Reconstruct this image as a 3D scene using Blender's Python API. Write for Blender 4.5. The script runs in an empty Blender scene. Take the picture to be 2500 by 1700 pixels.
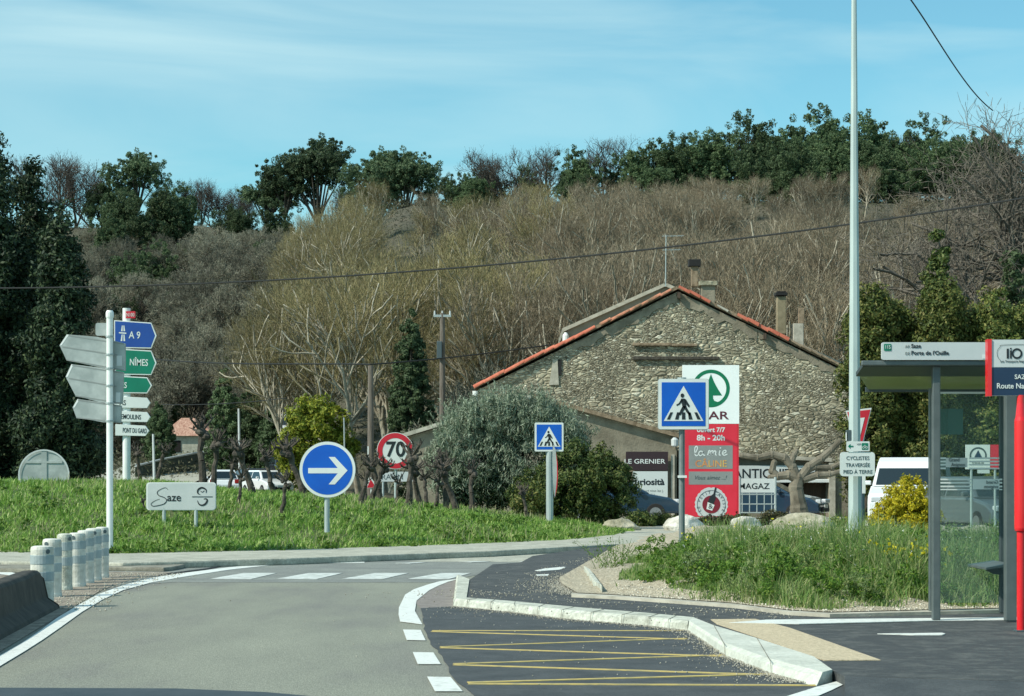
import bpy, bmesh, math, random
import numpy as np
from mathutils import Vector, Matrix
R = math.radians
S = bpy.context.scene
COL = S.collection
random.seed(7)

# ------------------------------------------------------------------ camera, sky, sun, exposure
CH, FP, CX, HY = 1.4, 5000.0, 1250.0, 1170.0      # eye height, focal length in photo pixels, principal column, horizon row
cam = bpy.data.cameras.new('camera'); cam.lens = 72.0; cam.sensor_width = 36.0; cam.shift_y = 0.128
cam.clip_end = 5000; cam.clip_start = 0.1
co = bpy.data.objects.new('camera', cam); COL.objects.link(co)
co.location = (0, 0, CH); co.rotation_euler = (R(90), 0, 0); S.camera = co

SUN_D = Vector((-0.90, -0.47, 0.93)).normalized()   # towards the sun: left, a little behind the camera
sun_el = math.asin(SUN_D.z); sun_az = math.atan2(SUN_D.x, SUN_D.y)
w = bpy.data.worlds.new('World'); S.world = w; w.use_nodes = True
nt = w.node_tree; nt.nodes.clear()
def nd(nt, t, **k):
    n = nt.nodes.new(t)
    for a, b in k.items(): setattr(n, a, b)
    return n
sky = nd(nt, 'ShaderNodeTexSky', sky_type='NISHITA', sun_disc=False)
sky.sun_elevation = sun_el; sky.sun_rotation = sun_az; sky.air_density = 1.0; sky.dust_density = 0.6; sky.ozone_density = 1.0; sky.altitude = 100
tc = nd(nt, 'ShaderNodeTexCoord'); mp = nd(nt, 'ShaderNodeMapping'); mp.inputs['Scale'].default_value = (2.2, 1.2, 11.0)
mp.inputs['Rotation'].default_value = (0, R(7), 0)
no = nd(nt, 'ShaderNodeTexNoise'); no.inputs['Scale'].default_value = 1.3; no.inputs['Detail'].default_value = 6; no.inputs['Roughness'].default_value = 0.5; no.inputs['Distortion'].default_value = 0.9
rp = nd(nt, 'ShaderNodeValToRGB'); rp.color_ramp.elements[0].position = 0.40; rp.color_ramp.elements[0].color = (0, 0, 0, 1)
rp.color_ramp.elements[1].position = 0.72; rp.color_ramp.elements[1].color = (0.85, 0.85, 0.85, 1)
tint = nd(nt, 'ShaderNodeMix', data_type='RGBA', blend_type='MULTIPLY'); tint.inputs[0].default_value = 1.0; tint.inputs[7].default_value = (0.66, 1.12, 1.05, 1)
cl = nd(nt, 'ShaderNodeMix', data_type='RGBA'); cl.inputs[7].default_value = (4.0, 5.95, 6.4, 1)
bg = nd(nt, 'ShaderNodeBackground'); bg.inputs[1].default_value = 0.122
wo = nd(nt, 'ShaderNodeOutputWorld')
L = nt.links.new
L(tc.outputs['Generated'], mp.inputs[0]); L(mp.outputs[0], no.inputs[0]); L(no.outputs[0], rp.inputs[0])
L(sky.outputs[0], tint.inputs[6]); L(tint.outputs[2], cl.inputs[6]); L(rp.outputs[0], cl.inputs[0]); L(cl.outputs[2], bg.inputs[0]); L(bg.outputs[0], wo.inputs[0])

sl = bpy.data.lights.new('sun', 'SUN'); sl.energy = 4.2; sl.angle = R(0.5); sl.color = (1.0, 0.95, 0.82)
so = bpy.data.objects.new('sun', sl); COL.objects.link(so); so.rotation_euler = SUN_D.to_track_quat('Z', 'Y').to_euler()
S.view_settings.view_transform = 'Standard'; S.view_settings.look = 'None'; S.view_settings.gamma = 1.0
S.view_settings.exposure = 0.22
S.render.engine = 'CYCLES'
try:
    S.cycles.use_denoising = True; S.cycles.max_bounces = 6; S.cycles.transparent_max_bounces = 12
except Exception: pass

# ------------------------------------------------------------------ helpers
def sm(t): t = np.clip(t, 0, 1); return t*t*(3-2*t)
def at(px, py, Y): return Vector(((px-CX)/FP*Y, Y, CH-(py-HY)/FP*Y))
def G(px, py, z=0.0):
    Y = FP*(CH-z)/(py-HY); return Vector(((px-CX)/FP*Y, Y, z))
ORG = {}
def setp(o, label=None, cat=None, group=None, kind=None):
    for k, v in (('label', label), ('category', cat), ('group', group), ('kind', kind)):
        if v: o[k] = v
    return o
def thing(name, loc, label, cat, group=None, rz=0):
    o = bpy.data.objects.new(name, None); COL.objects.link(o); o.empty_display_size = 0.2
    o.location = loc; o.rotation_euler = (0, 0, rz); ORG[o.name] = Vector(loc)
    return setp(o, label, cat, group)
def link(name, me, mat, parent=None):
    o = bpy.data.objects.new(name, me); COL.objects.link(o)
    if mat is not None:
        for m in (mat if isinstance(mat, (list, tuple)) else [mat]): me.materials.append(m)
    if parent is not None:
        o.parent = parent; ORG[o.name] = ORG[parent.name]
    else: ORG[o.name] = Vector((0, 0, 0))
    return o
def dup(root, loc, rz=0, sc=1.0, label=None, group=None):
    r = root.copy(); COL.objects.link(r); r.location = loc; r.rotation_euler = (0, 0, rz)
    r.scale = (sc, sc, sc) if not isinstance(sc, tuple) else sc
    if label: r['label'] = label
    if group: r['group'] = group
    for ch in list(root.children):
        c = ch.copy(); COL.objects.link(c); c.parent = r
        for g in ch.children:
            d = g.copy(); COL.objects.link(d); d.parent = c
    return r

class MB:
    def __init__(s): s.v = []; s.f = []
    def add(s, vs, fs):
        b = len(s.v); s.v += [tuple(v) for v in vs]; s.f += [tuple(i+b for i in f) for f in fs]; return s
    def box(s, c, d, rz=0, ry=0):
        M = Matrix.Rotation(rz, 3, 'Z') @ Matrix.Rotation(ry, 3, 'Y'); c = Vector(c)
        vs = [c + M @ Vector((x*d[0]/2, y*d[1]/2, z*d[2]/2)) for x in (-1, 1) for y in (-1, 1) for z in (-1, 1)]
        return s.add(vs, [(0,1,3,2),(4,6,7,5),(0,4,5,1),(2,3,7,6),(0,2,6,4),(1,5,7,3)])
    def tube(s, p0, p1, r0, r1=None, n=10, caps=True):
        if r1 is None: r1 = r0
        p0 = Vector(p0); p1 = Vector(p1); d = (p1-p0).normalized()
        a = d.cross(Vector((0, 0, 1))) if abs(d.z) < .95 else d.cross(Vector((1, 0, 0))); a.normalize(); b = d.cross(a)
        vs = []
        for p, r in ((p0, r0), (p1, r1)):
            for i in range(n):
                t = 2*math.pi*(i+.5)/n; vs.append(p+(a*math.cos(t)+b*math.sin(t))*r)
        fs = [(i, (i+1) % n, n+(i+1) % n, n+i) for i in range(n)]
        if caps: fs += [tuple(range(n-1, -1, -1)), tuple(range(n, 2*n))]
        return s.add(vs, fs)
    def path(s, pts, r, n=6):
        for i in range(len(pts)-1):
            r0 = r[i] if isinstance(r, (list, tuple)) else r; r1 = r[i+1] if isinstance(r, (list, tuple)) else r
            s.tube(pts[i], pts[i+1], r0, r1, n)
        return s
    def lathe(s, c, prof, n=20):
        c = Vector(c); vs = []
        for r, z in prof:
            for i in range(n):
                t = 2*math.pi*i/n; vs.append(c+Vector((r*math.cos(t), r*math.sin(t), z)))
        m = len(prof)
        fs = [(j*n+i, j*n+(i+1) % n, (j+1)*n+(i+1) % n, (j+1)*n+i) for j in range(m-1) for i in range(n)]
        fs += [tuple(range(n-1, -1, -1)), tuple(range((m-1)*n, m*n))]
        return s.add(vs, fs)
    def slab(s, pts, y0, y1):          # outline in the XZ plane, from y0 (front) to y1
        n = len(pts)
        ar = sum(pts[i][0]*pts[(i+1) % n][1]-pts[(i+1) % n][0]*pts[i][1] for i in range(n))
        if ar < 0: pts = pts[::-1]
        vs = [(x, y0, z) for x, z in pts]+[(x, y1, z) for x, z in pts]
        return s.add(vs, [tuple(range(n)), tuple(range(2*n-1, n-1, -1))]+[(i, i+n, (i+1) % n+n, (i+1) % n) for i in range(n)])
    def prism(s, pts, z0, z1):         # outline in the XY plane
        n = len(pts)
        ar = sum(pts[i][0]*pts[(i+1) % n][1]-pts[(i+1) % n][0]*pts[i][1] for i in range(n))
        if ar < 0: pts = pts[::-1]
        vs = [(p[0], p[1], z0) for p in pts]+[(p[0], p[1], z1) for p in pts]
        return s.add(vs, [tuple(range(n-1, -1, -1)), tuple(range(n, 2*n))]+[(i, (i+1) % n, (i+1) % n+n, i+n) for i in range(n)])
    def build(s, name, mat, parent=None, smooth=False, bevel=0):
        me = bpy.data.meshes.new(name); o_ = ORG[parent.name] if parent is not None else Vector((0, 0, 0))
        me.from_pydata([(v[0]-o_.x, v[1]-o_.y, v[2]-o_.z) for v in s.v], [], s.f); me.update()
        if smooth: me.shade_smooth() if hasattr(me, 'shade_smooth') else None
        o = link(name, me, mat, parent)
        if bevel:
            b = o.modifiers.new('bevel', 'BEVEL'); b.width = bevel; b.segments = 2; b.limit_method = 'ANGLE'; b.angle_limit = R(40)
        return o

def np_mesh(name, V, Q, mat, parent=None):
    """V (n,3), Q (m,4) quads"""
    me = bpy.data.meshes.new(name); V = np.asarray(V, np.float32); Q = np.asarray(Q, np.int32)
    me.vertices.add(len(V)); me.vertices.foreach_set('co', V.ravel())
    me.loops.add(Q.size); me.loops.foreach_set('vertex_index', Q.ravel())
    me.polygons.add(len(Q)); me.polygons.foreach_set('loop_start', np.arange(0, Q.size, 4, dtype=np.int32))
    me.polygons.foreach_set('loop_total', np.full(len(Q), 4, np.int32))
    me.update(calc_edges=True)
    return link(name, me, mat, parent)
def cards(P, size, asp, rng, outw=None, k=0.5, up=0.0):
    """leaf cards: P (n,3) centres -> V,Q"""
    n = len(P); N = rng.normal(size=(n, 3))
    if outw is not None: N = N*k/1.2+outw
    N /= np.linalg.norm(N, axis=1)[:, None]+1e-9
    T = rng.normal(size=(n, 3)); T[:, 2] += up; T -= N*(T*N).sum(1)[:, None]; T /= np.linalg.norm(T, axis=1)[:, None]+1e-9
    B = np.cross(N, T); s = size*(0.6+0.8*rng.random(n))[:, None]
    a = T*s; b = B*s*asp
    V = np.stack([P-a, P+b*1.0-a*.1, P+a, P-b*1.0+a*.1], 1).reshape(-1, 3)
    return V, np.arange(4*n).reshape(n, 4)
def blades(P, h, w, lean, rng, ldir=None):
    n = len(P); ang = rng.random(n)*6.283; D = np.stack([np.cos(ang), np.sin(ang), np.zeros(n)], 1)
    if ldir is not None: D = D*0.7+np.array(ldir); D /= np.linalg.norm(D, axis=1)[:, None]
    a2 = rng.random(n)*6.283; W = np.stack([np.cos(a2), np.sin(a2), np.zeros(n)], 1)*(w*(.6+.8*rng.random(n)))[:, None]
    hh = (h*(.5+rng.random(n)))[:, None]; Z = np.array([0, 0, 1.0]); ln = (lean*rng.random(n))[:, None]*hh
    m = P+Z*hh*.55+D*ln*.35; t = P+Z*hh*(1-.25*(ln/hh)**2)+D*ln
    V = np.stack([P-W, P+W, m-W*.8, m+W*.8, t-W*.15, t+W*.15], 1).reshape(-1, 3)
    b = np.arange(n)[:, None]*6
    return V, np.concatenate([b+np.array([[0, 1, 3, 2]]), b+np.array([[2, 3, 5, 4]])])
def joinvq(L_):
    V = []; Q = []; o = 0
    for v, q in L_: V.append(v); Q.append(q+o); o += len(v)
    return np.concatenate(V), np.concatenate(Q)
def segs(P0, P1, R0, R1, n=3):
    d = P1-P0; d /= np.linalg.norm(d, axis=1)[:, None]+1e-9
    h = np.where(np.abs(d[:, 2:3]) > .9, np.array([[1., 0, 0]]), np.array([[0, 0, 1.]]))
    a = np.cross(d, h); a /= np.linalg.norm(a, axis=1)[:, None]+1e-9; b = np.cross(d, a)
    V = []
    for P, r in ((P0, R0), (P1, R1)):
        for i in range(n):
            t = 2*math.pi*i/n; V.append(P+(a*math.cos(t)+b*math.sin(t))*r[:, None])
    V = np.stack(V, 1).reshape(-1, 3); o = np.arange(len(P0))[:, None]*2*n
    return V, np.concatenate([o+np.array([[i, (i+1) % n, n+(i+1) % n, n+i]]) for i in range(n)])
def clumps(ell, nc, cr, per, rng, shell=.55):
    """leaf positions grouped in clumps inside ellipsoids"""
    vol = np.array([e[3]*e[4]*e[5] for e in ell]); vol = vol**.75; vol /= vol.sum(); P = []; O = []
    for e, f in zip(ell, vol):
        k = max(2, int(nc*f)); d = rng.normal(size=(k, 3)); d /= np.linalg.norm(d, axis=1)[:, None]
        r = shell+(1-shell)*rng.random(k)**.7; c = np.array(e[:3])+d*r[:, None]*np.array(e[3:6])
        q = rng.normal(size=(k, per, 3)); q /= np.linalg.norm(q, axis=2)[..., None]
        rr = cr*(.5+.9*rng.random((k, 1, 1)))*(.5+.5*rng.random((k, per, 1)))
        P.append((c[:, None]+q*rr).reshape(-1, 3)); O.append((q*.6+d[:, None]*.7).reshape(-1, 3))
    P = np.concatenate(P); O = np.concatenate(O); O /= np.linalg.norm(O, axis=1)[:, None]
    return P, O

# ------------------------------------------------------------------ materials
def mat(name, c1, c2=None, scale=8, rough=.7, bump=0, metal=0, detail=6, c3=None, stretch=(1, 1, 1), lo=.35, hi=.65, bscale=None, spec=.5, coat=0, bdist=.02, grain=0, gamt=.28):
    m = bpy.data.materials.new(name); m.use_nodes = True; t = m.node_tree; p = t.nodes['Principled BSDF']
    p.inputs['Roughness'].default_value = rough; p.inputs['Metallic'].default_value = metal; p.inputs['Specular IOR Level'].default_value = spec
    p.inputs['Coat Weight'].default_value = coat
    p.inputs['Base Color'].default_value = (*c1, 1)
    if c2 or bump:
        c = nd(t, 'ShaderNodeTexCoord'); mp = nd(t, 'ShaderNodeMapping'); mp.inputs['Scale'].default_value = stretch; t.links.new(c.outputs['Object'], mp.inputs[0])
    if c2:
        n = nd(t, 'ShaderNodeTexNoise'); n.inputs['Scale'].default_value = scale; n.inputs['Detail'].default_value = detail; n.inputs['Roughness'].default_value = .6
        r = nd(t, 'ShaderNodeValToRGB'); r.color_ramp.elements[0].position = lo; r.color_ramp.elements[0].color = (*c1, 1)
        r.color_ramp.elements[1].position = hi; r.color_ramp.elements[1].color = (*c2, 1)
        if c3: e = r.color_ramp.elements.new((lo+hi)/2); e.color = (*c3, 1)
        t.links.new(mp.outputs[0], n.inputs[0]); t.links.new(n.outputs[0], r.inputs[0]); t.links.new(r.outputs[0], p.inputs['Base Color'])
    if grain:
        gn = nd(t, 'ShaderNodeTexNoise'); gn.inputs['Scale'].default_value = grain; gn.inputs['Detail'].default_value = 3; gn.inputs['Roughness'].default_value = .8; t.links.new(mp.outputs[0], gn.inputs[0])
        gr = nd(t, 'ShaderNodeMapRange'); gr.inputs[1].default_value = .3; gr.inputs[2].default_value = .7; gr.inputs[3].default_value = 1-gamt; gr.inputs[4].default_value = 1+gamt; t.links.new(gn.outputs[0], gr.inputs[0])
        gm = nd(t, 'ShaderNodeVectorMath', operation='SCALE'); t.links.new(r.outputs[0], gm.inputs[0]); t.links.new(gr.outputs[0], gm.inputs['Scale']); t.links.new(gm.outputs[0], p.inputs['Base Color'])
    if bump:
        n2 = nd(t, 'ShaderNodeTexNoise'); n2.inputs['Scale'].default_value = bscale or scale*3; n2.inputs['Detail'].default_value = 5
        b = nd(t, 'ShaderNodeBump'); b.inputs['Strength'].default_value = bump; b.inputs['Distance'].default_value = bdist
        t.links.new(mp.outputs[0], n2.inputs[0]); t.links.new(n2.outputs[0], b.inputs['Height']); t.links.new(b.outputs[0], p.inputs['Normal'])
    return m
def leafmat(name, cols, trans=.25, rough=.6, obj=.25):
    m = bpy.data.materials.new(name); m.use_nodes = True; t = m.node_tree; p = t.nodes['Principled BSDF']; out = t.nodes['Material Output']
    g = nd(t, 'ShaderNodeNewGeometry'); r = nd(t, 'ShaderNodeValToRGB'); e = r.color_ramp.elements
    e[0].color = (*cols[0], 1); e[0].position = 0; e[1].color = (*cols[-1], 1); e[1].position = 1
    for i in range(1, len(cols)-1): x = e.new(i/(len(cols)-1)); x.color = (*cols[i], 1)
    oi = nd(t, 'ShaderNodeObjectInfo'); hs = nd(t, 'ShaderNodeHueSaturation')
    mr = nd(t, 'ShaderNodeMapRange'); mr.inputs[3].default_value = 1-obj; mr.inputs[4].default_value = 1+obj
    t.links.new(oi.outputs['Random'], mr.inputs[0]); t.links.new(mr.outputs[0], hs.inputs['Value'])
    t.links.new(g.outputs['Random Per Island'], r.inputs[0]); t.links.new(r.outputs[0], hs.inputs['Color'])
    t.links.new(hs.outputs[0], p.inputs['Base Color']); p.inputs['Roughness'].default_value = rough; p.inputs['Specular IOR Level'].default_value = .25
    tr = nd(t, 'ShaderNodeBsdfTranslucent'); t.links.new(hs.outputs[0], tr.inputs[0]); mx = nd(t, 'ShaderNodeMixShader'); mx.inputs[0].default_value = trans
    t.links.new(p.outputs[0], mx.inputs[1]); t.links.new(tr.outputs[0], mx.inputs[2]); t.links.new(mx.outputs[0], out.inputs[0])
    return m
def glassmat(name, tint, alpha, rough=.05):
    m = bpy.data.materials.new(name); m.use_nodes = True; t = m.node_tree; p = t.nodes['Principled BSDF']; out = t.nodes['Material Output']
    p.inputs['Base Color'].default_value = (*tint, 1); p.inputs['Roughness'].default_value = rough
    tr = nd(t, 'ShaderNodeBsdfTransparent'); tr.inputs[0].default_value = (.86, .93, .91, 1)
    mx = nd(t, 'ShaderNodeMixShader'); mx.inputs[0].default_value = alpha
    t.links.new(tr.outputs[0], mx.inputs[1]); t.links.new(p.outputs[0], mx.inputs[2]); t.links.new(mx.outputs[0], out.inputs[0])
    return m
M = dict(
 asphalt=mat('light_asphalt', (.175,.174,.158), (.262,.270,.215), .42, .9, .35, bscale=90, c3=(.225,.232,.188), lo=.32, hi=.68, stretch=(1.8,.5,1), grain=55, gamt=.40),
 ring=mat('ring_asphalt', (.17,.18,.17), (.235,.25,.225), 1.2, .9, .3, bscale=80, grain=30),
 dark=mat('dark_asphalt', (.045,.052,.056), (.075,.083,.086), 3, .82, .5, bscale=120, grain=40),
 dust=mat('dusty_asphalt', (.05,.055,.057), (.13,.135,.125), 6, .85, .5, lo=.45, hi=.8, bscale=120, grain=36),
 patch=mat('old_red_asphalt', (.19,.165,.15), (.26,.235,.215), 5, .9, .4, bscale=60, grain=30),
 strip=mat('dark_band', (.03,.045,.055), (.05,.065,.075), 3, .7, .2),
 paint=mat('road_paint', (.42,.44,.40), (.70,.72,.68), 9, .6, .1, lo=.25, hi=.45, bscale=60, grain=25, gamt=.12),
 paintw=mat('worn_road_paint', (.36,.38,.35), (.66,.69,.66), 6, .7, .1, lo=.35, hi=.6),
 yellow=mat('yellow_paint', (0.34, 0.289, 0.136), (0.561, 0.425, 0.136), 9, .7, 0, lo=.35, hi=.55),
 kerb=mat('kerb_concrete', (.33,.34,.28), (.56,.58,.50), 5, .85, .5, c3=(.47,.48,.41), bscale=40, grain=22),
 kerbw=mat('white_kerb_concrete', (.44,.46,.40), (.60,.62,.55), 3, .85, .5, c3=(.54,.56,.49), lo=.3, hi=.7, bscale=25, grain=18, gamt=.15),
 apron=mat('apron_concrete', (.30,.30,.245), (.46,.455,.38), 3, .9, .4, bscale=40, grain=25),
 slab=mat('old_slab', (.16,.15,.12), (.28,.27,.22), 3, .9, .4, bscale=30, grain=20),
 tactile=mat('beige_resin', (.46,.38,.25), (.62,.52,.36), 30, .9, .6, bscale=100, grain=45),
 gravel=mat('gravel', (.24,.20,.14), (.62,.56,.44), 28, .95, .9, c3=(.44,.385,.28), lo=.3, hi=.7, bscale=45, bdist=.04, grain=38),
 dirt=mat('gritty_dirt', (.17,.14,.11), (.34,.30,.24), 5, .95, .6, bscale=40, grain=30),
 soil=mat('green_soil', (.05,.075,.02), (.10,.12,.04), 3, .95, .5, bscale=20),
 white=mat('white_paint', (.70,.73,.71), (.80,.82,.80), 3, .4),
 sgrey=mat('sign_back_grey', (.30,.34,.33), (.44,.48,.465), 2.2, .5, metal=.1, lo=.4, hi=.6),
 galv=mat('galvanised', (.36,.42,.42), (.47,.53,.52), 6, .5, metal=.25, stretch=(1,1,.2)),
 postg=mat('galvanised_post', (.30,.35,.35), (.40,.45,.45), 6, .5, metal=.3, stretch=(1,1,.15)),
 swhite=mat('sign_white', (.66,.70,.68), (.74,.77,.75), 2, .35),
 swhite2=mat('panel_white', (.86,.90,.88), (.90,.93,.91), 2, .35),
 sblue=mat('sign_blue', (.0,.085,.48), (.0,.11,.56), 2, .35),
 mblue=mat('motorway_blue', (.012,.06,.30), (.015,.08,.36), 2, .35),
 sgreen=mat('sign_green', (.0,.16,.095), (.0,.20,.12), 2, .35),
 sred=mat('sign_red', (.52,.012,.03), (.62,.02,.04), 2, .4),
 tred=mat('totem_red', (.66,.02,.045), (.74,.03,.06), 1.5, .35),
 rred=mat('glossy_red', (.72,.01,.02), (.78,.015,.02), 2, .25, coat=.4),
 black=mat('black_print', (.012,.018,.022), None, rough=.5),
 slate=mat('slate_print', (.07,.10,.11), None, rough=.5),
 logog=mat('logo_green', (.0,.17,.075), None, rough=.35),
 plum=mat('plum_print', (.10,.015,.03), None, rough=.5),
 wine=mat('wine_disc', (.20,.01,.025), None, rough=.4),
 grey=mat('panel_grey', (.22,.24,.23), (.27,.29,.28), 2, .5),
 navy=mat('navy_panel', (.012,.03,.07), (.015,.04,.09), 2, .4),
 lgrey=mat('pale_grey_panel', (.50,.54,.54), (.58,.61,.61), 2, .45),
 frame=mat('shelter_frame', (.105,.13,.13), (.14,.165,.165), 6, .45, metal=.3),
 fdark=mat('shelter_beam', (.06,.08,.085), None, rough=.45, metal=.2),
 barrier=mat('stained_barrier', (.035,.033,.028), (.085,.075,.06), 4, .9, .4, lo=.4, hi=.75),
 bollard=mat('bollard_plastic', (.44,.44,.38), (.66,.66,.60), 7, .55, .3, lo=.35, hi=.6),
 bband=mat('bollard_band', (.26,.32,.33), (.36,.42,.43), 7, .5, .1),
 bark=mat('plane_bark', (0.0992, 0.0868, 0.062), (0.236, 0.211, 0.161), 3, .9, .5, stretch=(0.9, 0.9, 0.62)),
 dbark=mat('dark_bark', (.035,.030,.024), (.10,.088,.07), 5, .95, .8, stretch=(3,3,1)),
 pbark=mat('vine_bark', (0.035, 0.0301, 0.0245), (0.105, 0.091, 0.0735), 8, .95, .9, stretch=(0.9, 0.9, 0.7)),
 hillbark=mat('hill_bark', (0.242, 0.22, 0.165), (0.506, 0.462, 0.363), 1.5, .95),
 rock=mat('pale_rock', (.36,.34,.28), (.74,.72,.66), 2.2, .9, 1.0, bscale=6, c3=(.62,.60,.54), bdist=.08),
 rock2=mat('mossy_rock', (.20,.19,.12), (.52,.48,.37), 2.2, .9, 1.0, bscale=6, bdist=.08),
 plaster=mat('old_plaster', (0.169, 0.147, 0.106), (0.312, 0.275, 0.206), 1.6, .95, .6, c3=(0.237, 0.21, 0.156), bscale=12, bdist=.03),
 plaster2=mat('grey_render', (0.204, 0.186, 0.144), (0.288, 0.264, 0.21), 1.2, .95, .3, bscale=10),
 tile=mat('new_roof_tile', (.42,.10,.055), (.58,.17,.10), 4, .8, .3),
 otile=mat('old_roof_tile', (.16,.115,.07), (.33,.25,.17), 6, .9, .5),
 ftile=mat('far_roof_tile', (.28,.13,.09), (.52,.33,.25), 5, .9, .4, stretch=(1.5,.3,1)),
 coping=mat('pale_coping', (0.347, 0.326, 0.263), (0.525, 0.493, 0.41), 4, .9, .3),
 wood=mat('dark_wood', (.05,.035,.025), (.09,.06,.04), 5, .8, .3, stretch=(4,4,.5)),
 mwood=mat('pole_wood', (.10,.082,.065), (.19,.165,.14), 5, .9, .4, stretch=(5,5,.4)),
 blk=mat('soot_black', (.012,.012,.012), None, rough=.8),
 void=mat('dark_interior', (.012,.010,.010), None, rough=1),
 carw=mat('white_car_paint', (.72,.75,.76), None, rough=.25, coat=.6),
 card=mat('dark_car_paint', (.02,.022,.03), None, rough=.25, coat=.6),
 carb=mat('blue_car_paint', (.012,.035,.065), None, rough=.25, coat=.6),
 carg=mat('grey_car_paint', (.10,.12,.13), None, rough=.3, coat=.6),
 cglass=mat('car_glass', (.012,.02,.024), None, rough=.08, spec=.8),
 tyre=mat('tyre', (.015,.015,.015), None, rough=.9), rim=mat('rim', (.35,.36,.37), None, rough=.35, metal=.8),
 lens=mat('headlight_lens', (.6,.63,.65), None, rough=.1), tail=mat('tail_lens', (.35,.01,.01), None, rough=.2),
 cable=mat('cable_rubber', (.012,.014,.014), None, rough=.7),
 wallg=mat('green_wall', (.035,.06,.05), (.055,.085,.07), 2, .8),
 gold=mat('gold_print', (.62,.45,.12), (.60,.22,.08), 9, .5, stretch=(3,1,.01), lo=.45, hi=.5),
 film=mat('white_film', (.62,.67,.66), None, rough=.5),
 tealf=mat('teal_film', (.06,.15,.14), None, rough=.4),
 glass=glassmat('shelter_glass', (.26,.34,.32), .13), roofglass=glassmat('smoked_roof', (.30,.34,.15), .58, .3),
 L_grass=leafmat('grass_blades', [(0.101, 0.213, 0.0336), (0.179, 0.325, 0.056), (0.157, 0.291, 0.0504), (0.291, 0.426, 0.101), (0.504, 0.56, 0.246)], .35),
 L_weed=leafmat('weed_blades', [(.085,.17,.045), (.13,.23,.06), (.19,.29,.07), (.30,.36,.14), (.42,.42,.22)], .35),
 L_herb=leafmat('herb_leaves', [(.07,.16,.025), (.12,.24,.035), (.22,.32,.05)], .35),
 L_yel=leafmat('yellow_petals', [(.55,.50,.02), (.65,.60,.04)], .2), L_whi=leafmat('white_petals', [(.6,.62,.55), (.7,.72,.65)], .2),
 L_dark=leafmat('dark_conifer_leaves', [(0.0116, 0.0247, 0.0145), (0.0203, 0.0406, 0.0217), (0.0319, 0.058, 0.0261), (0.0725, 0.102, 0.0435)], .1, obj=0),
 L_pine=leafmat('pine_needles', [(0.054, 0.0837, 0.0459), (0.0878, 0.135, 0.0675), (0.135, 0.189, 0.0945)], .25, obj=.3),
 L_oak=leafmat('evergreen_leaves', [(0.0546, 0.0884, 0.0416), (0.0845, 0.13, 0.0585), (0.13, 0.182, 0.0845)], .25, obj=.35),
 L_olive=leafmat('olive_leaves', [(0.114, 0.161, 0.101), (0.189, 0.242, 0.161), (0.283, 0.337, 0.242), (0.405, 0.458, 0.35)], .15),
 L_bush=leafmat('round_bush_leaves', [(0.0315, 0.0543, 0.0172), (0.0572, 0.1, 0.0257), (0.1, 0.136, 0.0315), (0.172, 0.186, 0.0572)], .15),
 L_hedge=leafmat('hedge_leaves', [(0.039, 0.0625, 0.0187), (0.0781, 0.109, 0.025), (0.133, 0.156, 0.0375), (0.204, 0.188, 0.0548)], .15),
 L_yg=leafmat('yellow_green_leaves', [(0.127, 0.182, 0.0218), (0.255, 0.309, 0.0328), (0.437, 0.437, 0.0546)], .25),
 L_gold=leafmat('golden_leaves', [(.45,.38,.02), (.62,.52,.02), (.25,.27,.02), (.75,.62,.04)], .3),
 L_low=leafmat('low_shrub_leaves', [(0.039, 0.0455, 0.0208), (0.065, 0.0715, 0.0286), (0.104, 0.078, 0.039)], .15),
 T_olive=leafmat('budding_twigs', [(0.135, 0.113, 0.054), (0.234, 0.198, 0.09), (0.342, 0.293, 0.149)], .1, obj=.3),
 T_brown=leafmat('brown_twigs', [(0.128, 0.103, 0.0665), (0.223, 0.18, 0.119), (0.342, 0.285, 0.195)], .1, obj=.35),
 T_grey=leafmat('grey_twigs', [(.115, .115, .082), (.19, .185, .135), (.30, .285, .22)], .1, obj=.4),
)
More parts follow.
